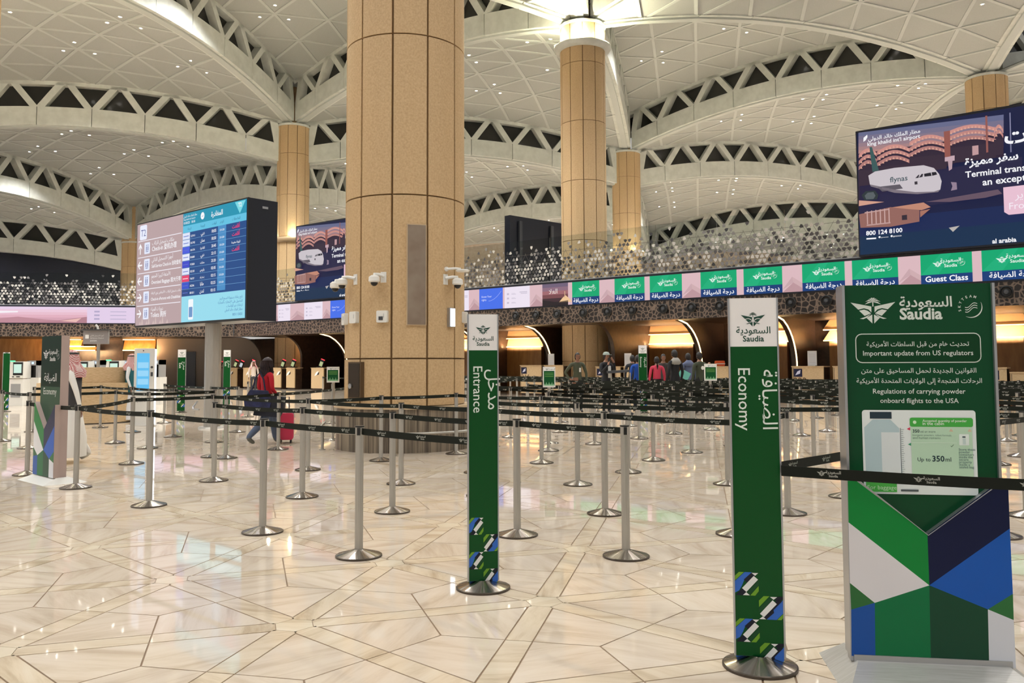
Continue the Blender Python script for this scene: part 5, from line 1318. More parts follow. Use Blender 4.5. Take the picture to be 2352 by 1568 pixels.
def sheet_stand(px, off, z, label):
    u = uat(px, off); t = thing('acrylic_sheet_stand', label, 'notice'); t.matrix_world = FT(u, off, z)
    MB().box(-.14, .14, -.1, .1, 0, .02).build('foot', M_WHITEP, t); MB().box(-.17, .17, -.01, .01, .02, .56).build('frame', M_WHITEP, t)
    pc = Pic(0, .5); pc.y = -.0115; pc.R(-.155, .155, .04, .54, (206, 206, 210)); pc.up()
    for k in range(8): pc.R(-.12, .12, .12 + k * .045, .127 + k * .045, (150, 150, 156))
    pc.make('printed_sheet', t)
for px, lab in ((1266, 'lit sheet stand on counter 217 by Entrance sign'), (1442, 'lit sheet stand left of blue shirted person'), (1865, 'lit sheet stand on counter 222 right of Economy sign'), (1935, 'lit sheet stand beside the powder notice edge')): sheet_stand(px, 1.5, 1.36 if px < 1300 else 1.34, lab)
# counters under the left part with red-topped terminals
dz = [(524, 'far counter right of second green sign'), (562, 'far counter left of the walking woman'), (632, 'far counter right of the walking woman'), (655, 'far counter before the slim column'), (720, 'far counter left of green notice stand')]
for px, lab in dz:
    off = 1.0; u = uat(px + 8, off); t = thing('check_in_counter', 'oak ' + lab, 'counter'); t.matrix_world = FT(u, off, 0)
    ca, cb = (-.5, .25) if px == 632 else (-.2, .6) if px == 655 else (-.5, .6); MB().box(ca, cb, 0, .06, .1, 1.25).build('front_panel', M_OAK, t); MB().box(ca - .02, cb + .02, -.03, .6, 1.25, 1.29).build('counter_top', M_OAK, t); MB().box(ca + .05, cb - .05, .06, .56, 0, 1.2).build('body', M_BROWN, t)
    pc = Pic(0, .5); pc.y = -.004; pc.P([(-.2, .8), (.05, .9), (.18, 1.1), (0, 1.05), (-.12, .95)], (240, 240, 240)); pc.P([(0, .84), (.2, .9), (.24, 1.05), (.1, .98)], (26, 26, 30)); pc.make('desk_emblem', t)
    monitor(u + .05, off + .1, 1.29, 'desk terminal with red light on ' + lab, True)
for px, lab in ((546, 'white-screened desk terminal, second from the left far row'), (497, 'dark desk terminal with red light beside the display pole')):
    monitor(uat(px, 1.0), 1.1, 1.25, lab, True, (214, 220, 226) if px > 500 else (60, 20, 24))
# small notice stands on posts
def notice(px, py0, py1, d, label, base_y=None):
    P = atd(px, (py0 + py1) / 2, d); t = thing('notice_stand', label, 'notice', (P.x, P.y, 0))
    z1, z0 = atd(px, py0, d).z, atd(px, py1, d).z; W = 28.5 * d / FOC
    MB().lathe([(0, .04), (.04, .04), (.17, .012), (.175, 0)], 28).build('base', M_BASE, t, smooth=True); MB().lathe([(.03, .03), (.03, z0 + .02)], 14).build('post', M_STEEL, t, smooth=True)
    MB().box(-W / 2, W / 2, -.05, -.03, z0, z1).build('acrylic_frame', M_WHITEP, t)
    pc = Pic(0, .4); pc.y = -.0515; h = z1 - z0; pc.R(-W * .42, W * .42, z0 + .03, z1 - h * .2, (6, 74, 34)); pc.R(-W * .42, W * .42, z1 - h * .2, z1 - .02, (214, 214, 212)); pc.up()
    emblem(pc, -.04, z1 - h * .12, .06, pc.c((40, 74, 62)), y=pc.y, lod=1); pc.text('السعودية', .05, z1 - h * .14, .035, pc.c((40, 74, 62)), y=pc.y, res=1)
    for k in range(3): pc.R(-W * .34, W * .34, z1 - h * (.32 + .08 * k), z1 - h * (.30 + .08 * k), (120, 170, 90))
    for k in range(7): pc.P([(-W * .4 + k * W * .115, z0 + .03), (-W * .3 + k * W * .115, z0 + .03), (-W * .35 + k * W * .115, z0 + .07 + .03 * (k % 2))], (150, 200, 160))
    pc.make('printed_sheet', t)
notice(766, 842, 878, 16.4, 'small framed green notice on a post left of the big column')
notice(1261, 842, 889, 15.6, 'small framed green notice on a post right of the Entrance sign')
notice(1631, 835, 874, 19.0, 'small framed green notice on a post left of the Economy sign')

# ================================================================== FIXTURES ON THE BIG COLUMN
CX, CYY = C1.location.x, C1.location.y
def onC(px, py, r=CR):
    """point on the column surface seen at a pixel"""
    d = ray(px, py); o = Vector((0, 0, CH)); a = d.x * d.x + d.y * d.y; b = -2 * (d.x * CX + d.y * CYY); c = CX * CX + CYY * CYY - r * r
    disc = b * b - 4 * a * c
    t = (-b - math.sqrt(disc)) / (2 * a) if disc > 0 else -b / (2 * a)
    P = o + d * t; ang = math.atan2(P.y - CYY, P.x - CX); return P, ang
def CT(px, py, r=CR):
    P, ang = onC(px, py, r); return Matrix.Translation((CX + r * math.cos(ang), CYY + r * math.sin(ang), P.z)) @ Matrix.Rotation(ang + PI / 2, 4, 'Z')
t = thing('access_panel', 'tall grey-brown access panel on the front of the big column', 'panel'); t.matrix_world = CT(956.5, 640)
MB().box(-.17, .17, -.02, .06, -.86, .86).build('frame', M_PLINTH, t); MB().box(-.155, .155, -.026, -.02, -.845, .845).build('door', mixnoise(mat('panel_grey', (132, 116, 100), .4), (126, 108, 92), (140, 126, 110), 3, 2), t)
t.location.z = 2.98
def dome_cam(px, py, label, arm=-.14):
    t = thing('dome_camera', label, 'camera'); t.matrix_world = CT(px, py)
    MB().box(-.05, .05, -.012, .02, -.08, .1).build('wall_plate', M_WHITEP, t)
    MB().tube([(0, -.01, .03), (arm * .5, -.10, .05), (arm, -.16, .05), (arm, -.17, 0)], .028, 10).build('bracket_arm', M_WHITEP, t, smooth=True)
    MB().lathe([(0, .03), (.05, .03), (.09, .0), (.095, -.07), (.07, -.09), (0, -.09)], 24).build('camera_body', M_WHITEP, t, loc=(arm, -.17, -.0))
    MB().ball((arm, -.17, -.09), (.062, .062, .062), n=16, m=10).build('dome', M_BLACKP, t, smooth=True)
dome_cam(817, 643, 'white dome camera on left side of the big column', -.16)
dome_cam(881, 638, 'white dome camera left of the access panel', -.1)
dome_cam(1023, 643, 'white dome camera under the round antenna, right of access panel', .13)
dome_cam(794, 650, 'white dome camera sticking out past the left edge of big column', -.1)
t = thing('round_antenna', 'white round disc antenna on an arm above the right camera', 'antenna'); t.matrix_world = CT(1024, 618)
MB().lathe([(0, 0), (.04, 0), (.04, .03), (0, .03)], 16, 0, Matrix.Rotation(PI / 2, 4, 'X')).build('wall_plate', M_WHITEP, t); MB().tube([(0, -.02, 0), (.1, -.14, .01), (.17, -.2, 0)], .022, 8).build('bracket_arm', M_WHITEP, t, smooth=True)
MB().lathe([(0, .025), (.1, .02), (.125, 0), (.1, -.018), (0, -.02)], 28).build('disc', M_WHITEP, t, smooth=True, loc=(.19, -.22, -.03))
def wbox(px, py, label, lens=False):
    t = thing('wall_sensor', label, 'sensor'); t.matrix_world = CT(px, py); mb = MB(); T = Matrix.Rotation(PI / 2, 4, 'X')
    pts = [(sx * .075 + .02 * math.cos(a) * 1, sz * .08 + .02 * math.sin(a)) for sx, sz, aa in ((1, 1, 0), (-1, 1, 90), (-1, -1, 180), (1, -1, 270)) for a in [math.radians(aa + 30 * k) for k in range(4)]]
    mb.prism(pts, -.01, .07, 0, T); mb.build('shell', M_WHITEP, t)
    MB().box(.035, .04, -.074, -.07, -.02, .05).build('slot', M_GREYP, t)
    if lens: MB().box(-.05, .02, -.085, -.07, -.06, 0).build('lens_window', M_DGREY, t)
wbox(817, 729, 'plain white sensor box on the left of the big column'); wbox(880, 727, 'white sensor box with lens window left of the access panel', True)
wbox(1064, 729, 'white sensor box on the right edge of the big column'); wbox(796, 733, 'white sensor box on left edge of big column, half outside')
t = thing('wall_light_sign', 'small glowing white light box on the right of the big column', 'light'); t.matrix_world = CT(1034, 729)
MB().box(-.075, .075, -.05, .01, -.165, .165).build('housing', M_ALU, t); MB().box(-.05, .07, -.054, -.05, -.155, .155).build('diffuser', M_WLED, t)
t = thing('extinguisher_cabinet', 'dark steel extinguisher cabinet low on the left of the big column', 'cabinet'); t.matrix_world = CT(818, 870); t.location.z = 1.2
MB().box(-.15, .2, -.06, .1, -.31, .31).build('frame', mat('bronze_frame', (100, 82, 62), .35, metal=.5), t); MB().box(-.125, .175, -.066, -.06, -.285, .285).build('door', mat('bronze_door', (66, 56, 46), .25, metal=.6), t)
MB().lathe([(0, 0), (.04, 0), (.045, .02), (.03, .025), (0, .012)], 20, 0, Matrix.Rotation(PI / 2, 4, 'X')).build('lock', M_ALU, t, loc=(-.07, -.066, -.1))
t = thing('guard_rail', 'curved steel guard rail around the striped column plinth', 'rail', (CX, CYY, 0))
RR_ = 1.46
arc = [(RR_ * math.cos(math.radians(a)), RR_ * math.sin(a * PI / 180), .34) for a in range(-168, -11, 6)]
MB().tube([(arc[0][0] + .02, arc[0][1] + .2, .44), (arc[0][0] - .02, arc[0][1] + .08, .38)] + arc + [(arc[-1][0] + .02, arc[-1][1] + .1, .44)], .022, 10).build('rail', M_STEEL, t, smooth=True)
for a in (-158, -90, -22):
    x, y = RR_ * math.cos(math.radians(a)), RR_ * math.sin(math.radians(a))
    MB().lathe([(.055, 0), (.055, .012), (.026, .014), (.026, .32)], 16).build('rail_post', M_STEEL, t, loc=(x, y, 0))

# ================================================================== LEFT KIOSKS
def kiosk_left(px0, px1, pyt, d, label, light=None, grey=False):
    a, b = atd(px0, pyt, d), atd(px1, pyt, d); W = b.x - a.x; H = a.z
    t = thing('bag_drop_machine' if grey else 'check_in_kiosk', label, 'kiosk', (a.x, d, 0))
    if grey:
        MB().box(0, W, 0, .6, 0, 1.02).build('body', M_WHITEP, t); MB().box(0, W * .2, -.05, .5, 1.02, H).build('side_pillar', M_GREYP, t); MB().box(W * .8, W, -.05, .5, 1.02, H).build('side_pillar', M_GREYP, t)
        MB().box(0, W, -.05, .5, H - .18, H).build('head', M_GREYP, t); MB().box(W * .2, W * .8, .1, .5, .3, H - .18).build('bay', M_BLACKP, t)
        MB().box(W * .42, W * .6, -.06, -.05, H - .13, H - .05).build('small_screen', EM('pale', (210, 232, 255), 1.2), t)
    else:
        MB().box(W * .05, W, 0, .5, 0, .98).build('body', M_WHITEP, t); MB().box(W * .2, W * .85, -.01, 0, .3, .8).build('service_door', M_GREYP, t)
        pr = [(0, 1.0), (W, 1.0), (W, H), (W * .12, H)]
        MB().prism([(x, z) for x, z in pr], -.5, 0, 0, Matrix.Rotation(PI / 2, 4, 'X')).build('upper_case', M_WHITEP, t)
        MB().box(W * .35, W * .97, -.04, -.0, 1.12, H - .03).build('screen_case', M_BLACKP, t)
        MB().box(W * .4, W * .92, -.045, -.04, 1.2, H - .1).build('screen_glass', EM('mint', (206, 238, 222), 1.0), t)
        MB().box(W * .25, W * .95, -.06, 0, 1.02, 1.11).build('card_readers', M_WHITEP, t); MB().box(W * .33, W * .45, -.064, -.06, 1.04, 1.08).build('reader_slot', M_BLACKP, t); MB().box(W * .6, W * .85, -.064, -.06, 1.04, 1.08).build('reader_slot', M_BLACKP, t)
        if light: MB().box(W * .1 if light == 'r' else W * .1, W * .45, -.03, .0, H, H + .035).build('status_light', EM('stat_' + light, (255, 90, 70) if light == 'r' else (70, 240, 160), 2.0), t)
    return t
kiosk_left(20, 54, 830, 31, 'white check-in kiosk with green light, leftmost', 'g'); kiosk_left(64, 90, 828, 31.5, 'grey bag drop machine left of the dark totem', grey=True)
kiosk_left(170, 203, 829, 31, 'white check-in kiosk with red light beside man in headscarf', 'r'); kiosk_left(209, 236, 827, 31.5, 'grey bag drop machine between red and green lit kiosks', grey=True)
kiosk_left(241, 274, 828, 31, 'white check-in kiosk with green light over the curved desk', 'g'); kiosk_left(280, 302, 827, 31.5, 'grey bag drop machine behind the man at the kiosk', grey=True); kiosk_left(354, 369, 826, 31.5, 'grey bag drop machine right of the lit kiosk', grey=True)
# curved oak desk
P = atd(235, 975, 20.3); t = thing('curved_desk', 'curved pale oak service desk with rounded front behind belt posts', 'desk', (-11.15, 22.2, 0))
for nm, z0, z1, r, mt in (('desk_body', .02, 1.02, 1.25, M_OAK), ('desk_top', 1.02, 1.42, 1.05, M_OAK), ('desk_plinth', 0, .05, 1.15, M_BROWN)):  # lowest piece is a dark brown set-back plinth under the desk
    MB().lathe([(r, z0), (r, z1), (0, z1)], 30, 0, None, -PI, 0).build(nm, mt, t, smooth=False)
MB().box(-.02, .12, -1.062, -1.05, 1.05, 1.38).build('desk_badge', M_DGREY, t)
pc = Pic(0, .5); pc.y = -1.26; pc.TX('Information', -.1, .42, .16, (90, 74, 56)); pc.make('desk_lettering', t)
# lit information kiosk
K = gr(332, 978); t = thing('information_kiosk', 'tall white touch kiosk with blue screen and glowing white side', 'kiosk', (K.x, K.y, 0), math.radians(22))
MB().box(-.26, .2, 0, .2, 0, 1.88).build('body', M_WHITEP, t); MB().box(-.2, .08, -.006, 0, .85, 1.76).build('screen', EM('sky', (96, 190, 240), 1.0), t)
for k in range(3): MB().box(-.18, .06, -.009, -.006, 1.0 + k * .2, 1.14 + k * .2).build('screen_tile', EM('skyl', (150, 212, 246), 1.0), t)
MB().box(.2, .235, .0, .2, .05, 1.86).build('side_light', M_WLED, t); MB().lathe([(0, -.012), (.015, -.012), (.015, 0)], 10, 0, Matrix.Rotation(PI / 2, 4, 'X') @ Matrix.Rotation(PI, 4, 'X')).build('camera_eye', M_BLACKP, t, loc=(-.06, 0, 1.82))
MB().box(.11, .16, -.01, 0, 1.2, 1.3).build('card_reader', M_DGREY, t); MB().lathe([(0, .01), (.03, .01), (.03, 0)], 12, 0, Matrix.Rotation(PI / 2, 4, 'X')).build('speaker_hole', M_DGREY, t, loc=(.135, 0, 1.42)); MB().box(-.32, .26, -.06, .28, 0, .03).build('foot_plate', M_WHITEP, t)
pc = Pic(0, .4); pc.y = -.003; pc.TX('مطار الملك خالد الدولي', -.03, .66, .06, (50, 54, 60), fit=.4); pc.TX("king khalid int'l airport", -.03, .58, .05, (50, 54, 60), fit=.4); pc.make('kiosk_lettering', t)
# small hanging-style sign on a pole
P = atd(222, 775, 23.5); t = thing('self_service_sign', 'small grey self check-in sign on a pole left of the display', 'sign', (P.x, 23.5, 0))
MB().box(-.36, .34, -.04, .04, P.z - .18, P.z + .2).build('sign_box', M_GREYP, t); MB().box(-.4, .38, -.12, .12, P.z + .2, P.z + .23).build('canopy', M_DGREY, t); MB().tube([(.03, .06, 0), (.03, .06, P.z + .2)], .045, 12).build('pole', M_STEEL, t)
MB().tube([(.03, .0, P.z + .23), (.02, 0, P.z + .3), (-.03, -.02, P.z + .36)], .03, 8).build('antenna', M_WHITEP, t)
pc = Pic(0, .4); pc.y = -.041; z = P.z; pc.R(-.36, .34, z - .18, z + .2, (140, 136, 136)); pc.up(); pc.RR(-.3, -.2, z - .03, z + .08, .015, (226, 230, 236)); pc.TX('أجهزة التسجيل الذاتي', -.16, z + .04, None, (226, 228, 232), 'L', fit=.38); pc.TX('Self-Service Check-in', -.16, z - .03, None, (226, 228, 232), 'L', fit=.38); pc.TX('自助登机', -.16, z - .11, .05, (226, 228, 232), 'L'); pc.make('printed_face', t)

# ================================================================== PEOPLE
def person(label, P, h, face, shirt, pants, skin=(160, 110, 84), shoes=(30, 28, 28), pose=None, group=None, sleeve='long', stride=0.0, wide=1.0):
    """one continuous skinned body; face = heading of the nose in degrees (0 = towards camera, 90 = to the right)"""
    t = thing('person', label, 'person', (P.x, P.y, 0), math.radians(face), group)
    s = h / 1.75
    J = dict(pel=(0, 0, .94), wst=(0, 0, 1.08), cst=(0, .01, 1.26), shc=(0, .015, 1.4), nek=(0, .01, 1.48), hed=(0, -.005, 1.57))
    sw = stride
    for sd, sg in (('l', 1), ('r', -1)):
        f = sg * sw
        J['hip' + sd] = (.09 * sg, 0, .9); J['kne' + sd] = (.1 * sg, -.06 - f * .22, .5 + abs(f) * .02); J['ank' + sd] = (.1 * sg, .02 - f * .42 if f > 0 else .02 - f * .62, .085 + (max(0, -f) * .12)); J['toe' + sd] = (.11 * sg, J['ank' + sd][1] - .15, .035 + (max(0, -f) * .04))
        J['sho' + sd] = (.175 * sg, .02, 1.41); J['elb' + sd] = (.23 * sg, .05, 1.14); J['wri' + sd] = (.235 * sg, -.04, .9); J['han' + sd] = (.235 * sg, -.06, .83)
    J.update(pose or {})
    R = dict(pel=.135, wst=.12, cst=.135, shc=.10, nek=.052, hed=.06, hip=.098, kne=.058, ank=.042, toe=.036, sho=.062, elb=.043, wri=.028, han=.03)
    R['hip'] *= 1 + (wide - 1) * .3; R['kne'] *= wide; R['ank'] *= wide
    E_ = [('pel', 'wst'), ('wst', 'cst'), ('cst', 'shc'), ('shc', 'nek'), ('nek', 'hed')]
    for sd in 'lr': E_ += [('pel', 'hip' + sd), ('hip' + sd, 'kne' + sd), ('kne' + sd, 'ank' + sd), ('ank' + sd, 'toe' + sd), ('shc', 'sho' + sd), ('sho' + sd, 'elb' + sd), ('elb' + sd, 'wri' + sd), ('wri' + sd, 'han' + sd)]
    rad = {k: R[k[:3]] for k in J}
    for sd, sg in (('l', 1), ('r', -1)):       # five fingers on each hand
        w_, hn = Vector(J['wri' + sd]), Vector(J['han' + sd]); d = (hn - w_).normalized()
        sdv = d.cross(Vector((sg, 0, 0.01))); sdv = sdv.normalized() if sdv.length > .1 else Vector((0, 1, 0)); up_ = d.cross(sdv).normalized()
        for k in range(4):
            b = hn + sdv * (.012 * (k - 1.5) * 1.5); ln_ = (.06, .072, .068, .052)[k]
            J['f%s%da' % (sd, k)] = tuple(b + d * .03); J['f%s%db' % (sd, k)] = tuple(b + d * (.03 + ln_ * .55) - up_ * .006 * sg); J['f%s%dc' % (sd, k)] = tuple(b + d * (.03 + ln_ * .9) - up_ * .022 * sg)
            for c, r_ in zip('abc', (.0095, .0085, .007)): rad['f%s%d%s' % (sd, k, c)] = r_
            E_ += [('han' + sd, 'f%s%da' % (sd, k)), ('f%s%da' % (sd, k), 'f%s%db' % (sd, k)), ('f%s%db' % (sd, k), 'f%s%dc' % (sd, k))]
        b = w_ * .45 + hn * .55; J['t%sa' % sd] = tuple(b - sdv * .03); J['t%sb' % sd] = tuple(b - sdv * .045 + d * .035)
        rad['t%sa' % sd] = .0105; rad['t%sb' % sd] = .008; E_ += [('han' + sd, 't%sa' % sd), ('t%sa' % sd, 't%sb' % sd)]
    ks = list(J); me = bpy.data.meshes.new('b'); me.from_pydata([Vector(J[k]) * s for k in ks], [(ks.index(a), ks.index(b)) for a, b in E_], [])
    o = bpy.data.objects.new('b', me); COL.objects.link(o)
    sm = o.modifiers.new('s', 'SKIN'); sm.use_smooth_shade = True
    if not me.skin_vertices: me.attributes
    for i, k in enumerate(ks):
        v = me.skin_vertices[0].data[i]; r = rad[k] * s; v.radius = (r, r * (.78 if k in ('cst', 'shc', 'wst', 'pel') else 1)); v.use_root = (k == 'pel')
    sb = o.modifiers.new('u', 'SUBSURF'); sb.levels = 1; sb.render_levels = 1
    bpy.context.view_layer.update(); dg = bpy.context.evaluated_depsgraph_get()
    m2 = bpy.data.meshes.new_from_object(o.evaluated_get(dg)); bpy.data.objects.remove(o)
    mb = MB()
    segs = [(Vector(J[a]) * s, Vector(J[b]) * s, a, b) for a, b in E_]
    def reg(c):
        best, bd = None, 9
        for a, b, ka, kb in segs:
            ab = b - a; tt = max(0, min(1, (c - a).dot(ab) / max(ab.length_squared, 1e-9))); dd_ = (a + ab * tt - c).length
            if dd_ < bd: bd, best = dd_, (ka, kb, tt)
        ka, kb, tt = best
        if kb[:3] == 'han' or kb[0] in 'ft' and kb[:3] != 'toe': return 0
        if kb in ('nek', 'hed'): return 0 if c.z > 1.47 * s else 1
        if kb[:3] == 'toe': return 3
        if ka[:3] in ('hip', 'kne') or kb[:3] in ('hip', 'kne'): return 2 if c.z > .1 * s or tt < .9 else 3
        if ka == 'pel' and c.z < .93 * s: return 2
        return 0 if (sleeve == 'short' and ka[:3] == 'elb') else 1
    vs = [tuple(v.co) for v in m2.vertices]
    mb.v = list(vs)
    for p in m2.polygons:
        mb.f.append(tuple(p.vertices)); mb.m.append(reg(p.center))
    bpy.data.meshes.remove(m2)
    # head on the neck: skull, jaw, nose, ears, eyes, mouth
    hd = Vector(J['hed']) * s; hz = hd.z + .055 * s
    vv, ff = [], []
    n, m = 16, 12
    for j in range(m + 1):
        for k in range(n):
            a, b = PI * j / m, 2 * PI * k / n
            x, y, z = .074 * math.sin(a) * math.cos(b), .094 * math.sin(a) * math.sin(b), .118 * math.cos(a)
            if z < 0: f = 1 + z * 2.6; x *= f; y = y * (1 + z * 1.2) - .01
            if y < 0 and z < .03: y *= .94
            vv.append(((hd.x + x * s), hd.y + (y - .008) * s, hz + z * s))
    for j in range(m):
        for k in range(n): ff.append((j * n + k, (j + 1) * n + k, (j + 1) * n + (k + 1) % n, j * n + (k + 1) % n))
    mb.add(vv, ff, 0)
    yf = hd.y - .095 * s
    mb.add([(hd.x - .011 * s, yf, hz - .03 * s), (hd.x + .011 * s, yf, hz - .03 * s), (hd.x, yf - .022 * s, hz - .026 * s), (hd.x, yf + .004 * s, hz + .014 * s)], [(0, 1, 2), (0, 2, 3), (1, 3, 2)], 0)
    for sg in (-1, 1):
        mb.ball((hd.x + sg * .03 * s, yf + .010 * s, hz + .004 * s), (.011 * s, .006 * s, .006 * s), 4, 8, 6); mb.ball((hd.x + sg * .076 * s, hd.y, hz - .004 * s), (.008 * s, .018 * s, .028 * s), 0, 8, 6)
    mb.box(hd.x - .02 * s, hd.x + .02 * s, yf + .006 * s, yf + .016 * s, hz - .058 * s, hz - .052 * s, 5)
    cm = lambda nm, c, r=.7: mat('%s_%02x%02x%02x' % (nm, *c), c, r)
    body = mb.build('body', [cm('skin', skin, .5), cm('cloth', shirt, .85), cm('cloth', pants, .85), cm('leather', shoes, .5), mat('eye_dark', (20, 16, 14), .2), mat('lip', (126, 70, 62), .5)], t)
    for p in body.data.polygons: p.use_smooth = True
    return t, s, hd, hz
def hair(t, s, hd, hz, col=(24, 18, 16), length=.0, vol=1.0, pony=False):
    mb = MB(); n, m = 18, 10; vs = []; fs = []
    for j in range(m + 1):
        for k in range(n):
            b = 2 * PI * k / n; front = -math.sin(b)          # 1 = face side
            amax = (PI * (.34 if front > .55 else .5 + .14 * (1 - front)))
            a = amax * j / m
            vs.append((hd.x + .084 * vol * s * math.sin(a) * math.cos(b), hd.y + (.104 * vol * math.sin(a) * math.sin(b) - .004) * s, hz + .128 * s * math.cos(a) * (1 if vol < 1.2 else 1.05)))
    for j in range(m):
        for k in range(n): fs.append((j * n + k, (j + 1) * n + k, (j + 1) * n + (k + 1) % n, j * n + (k + 1) % n))
    mb.add(vs, fs)
    if length:
        for k in range(16):
            b = PI * (-.12 + 1.24 * k / 15); x, y = math.cos(b), math.sin(b); r = 1.0 * vol
            mb.tube([(hd.x + .075 * r * s * x, hd.y + .09 * r * s * y, hz + .06 * s), (hd.x + .092 * r * s * x, hd.y + .108 * r * s * y, hz - .04 * s), (hd.x + .10 * r * s * x, hd.y + .11 * r * s * y, hz - (.04 + length * .6) * s), (hd.x + .085 * r * s * x, hd.y + .09 * r * s * y, hz - (.06 + length) * s)], [.024 * s, .03 * s, .03 * s, .012 * s], 8)
    if pony: mb.tube([(hd.x, hd.y + .09 * s, hz + .03 * s), (hd.x, hd.y + .14 * s, hz - .02 * s), (hd.x, hd.y + .13 * s, hz - .16 * s), (hd.x, hd.y + .12 * s, hz - .28 * s)], [.03 * s, .035 * s, .03 * s, .01 * s], 10)
    return mb.build('hair', mat('hair_%02x%02x%02x' % col, col, .6), t, smooth=True)
def robe(t, s, z0, z1, r0, r1, col, name='robe', yoff=0):
    return MB().lathe([(r0 * s, z0 * s), (r0 * .98 * s, (z0 + .3) * s), (r0 * .85 * s, (z0 + z1) / 2 * s), (r1 * s, z1 * s), (r1 * .6 * s, z1 * s + .02)], 24, 0, Matrix.Translation((0, yoff, 0)) @ Matrix.Scale(.74, 4, (0, 1, 0))).build(name, mat('cloth_%02x%02x%02x' % col, col, .85), t, smooth=True)
def ghutra(t, s, hd, hz):
    m = mat('red_check_cloth', (178, 96, 92), .9)
    if not m.get('done'):
        nt, N, L, b = nodes(m); ck = N.new('ShaderNodeTexChecker'); ck.inputs['Scale'].default_value = 70; ck.inputs[1].default_value = (*lin((224, 206, 200)), 1); ck.inputs[2].default_value = (*lin((164, 52, 56)), 1); tc = N.new('ShaderNodeTexCoord'); L.new(tc.outputs['Object'], ck.inputs[0]); L.new(ck.outputs[0], b.inputs['Base Color']); m['done'] = 1
    n = 24; vs = []; fs = []; prof = [(0, .135), (.05, .128), (.09, .09), (.105, .03), (.115, -.06), (.15, -.13), (.2, -.2), (.19, -.3)]
    for r, z in prof:
        for k in range(n + 1):
            b = -PI / 2 + .55 + (2 * PI - 1.1) * k / n if z < .08 else -PI / 2 + 2 * PI * k / n
            vs.append((hd.x + r * s * math.cos(b), hd.y + (r * 1.12 * math.sin(b)) * s, hz + z * s))
    for j in range(len(prof) - 1):
        for k in range(n): fs.append((j * (n + 1) + k, (j + 1) * (n + 1) + k, (j + 1) * (n + 1) + k + 1, j * (n + 1) + k + 1))
    MB().add(vs, fs).build('headscarf', m, t, smooth=True)
    for dz in (0, .014): MB().tube([(hd.x + .095 * s * math.cos(2 * PI * k / 20), hd.y + .108 * s * math.sin(2 * PI * k / 20), hz + (.07 + dz) * s) for k in range(21)], .009 * s, 6).build('headscarf_cord', M_BLACKP, t)
# 1 walking woman, seen from behind and to the side
P = gr(611, 1022); t, s, hd, hz = person('person with long dark hair, red top and jeans walking past the belts', P, 1.6, 140, (176, 14, 34), (78, 90, 112), (176, 128, 104), (84, 84, 76), stride=.75, wide=1.5,
    pose={'elbl': (.24, .03, 1.12), 'wril': (.22, -.2, 1.05), 'hanl': (.21, -.27, 1.06), 'elbr': (-.25, .04, 1.12), 'wrir': (-.24, -.14, .95), 'hanr': (-.24, -.2, .92)})
hair(t, s, hd, hz, (36, 18, 22), .2, 1.22)
wb = thing('shoulder_bag', 'navy blue shoulder bag carried by the walking person in red', 'bag', (P.x - .08, P.y - .24, 0), math.radians(10))
MB().prism([(-.22, .0), (.2, -.02), (.24, .16), (.16, .34), (-.14, .36), (-.24, .18)], -.09, .09, 0, Matrix.Translation((0, 0, .66)) @ Matrix.Rotation(PI / 2, 4, 'X')).build('bag_body', mixnoise(mat('navy_cloth', (26, 30, 66), .7), (20, 24, 54), (34, 40, 84), 9, 3), wb)
MB().tube([(-.12, 0, 1.0), (-.05, .05, 1.25), (.02, .1, 1.34), (.08, .05, 1.2), (.12, 0, 1.0)], .015, 8).build('strap', mat('navy_strap', (22, 26, 56), .7), wb); MB().box(-.03, .02, -.105, -.09, .82, .88).build('buckle', M_ALU, wb)
jk = thing('dark_jacket', 'dark jacket hanging over the arm of the walking person', 'jacket', (P.x + .1, P.y - .22, 0)); MB().prism([(-.26, -.16), (.2, -.2), (.28, -.06), (.3, .16), (.1, .2), (-.2, .12)], -.06, .06, 0, Matrix.Translation((0, 0, .72)) @ Matrix.Rotation(PI / 2, 4, 'X')).build('jacket_body', mat('jacket_black', (22, 24, 36), .8), jk)
SU = gr(648, 1018); t = thing('suitcase', 'pink and red cabin suitcase wheeled beside the walking person', 'suitcase', (SU.x, SU.y + .15, 0), .2)
def rbox(w, d, h, r, z0, mt, name, par, cx=0, cy=0):
    pts = [(cx + sx * (w / 2 - r) + r * math.cos(math.radians(a + 22.5 * k)), sz * (h / 2 - r) + r * math.sin(math.radians(a + 22.5 * k)) + z0 + h / 2) for sx, sz, a in ((1, 1, 0), (-1, 1, 90), (-1, -1, 180), (1, -1, 270)) for k in range(5)]
    return MB().prism(pts, -d / 2 - cy, d / 2 - cy, 0, Matrix.Rotation(PI / 2, 4, 'X')).build(name, mt, par)
rbox(.34, .11, .5, .05, .06, mat('suitcase_purple', (112, 38, 76), .35), 'back_shell', t, 0, .06); rbox(.34, .11, .5, .05, .06, mat('suitcase_pink', (206, 44, 84), .35), 'front_shell', t, 0, -.06)
for sx in (-.12, .12):
    for sy in (-.08, .08): MB().lathe([(0, -.015), (.028, -.015), (.028, .015), (0, .015)], 12, 0, Matrix.Rotation(PI / 2, 4, 'Y')).build('wheel', M_BLACKP, t, loc=(sx, sy, .03))
MB().tube([(-.08, .0, .56), (-.08, 0, .86), (.08, 0, .86), (.08, 0, .56)], .011, 8).build('pull_handle', M_DGREY, t)
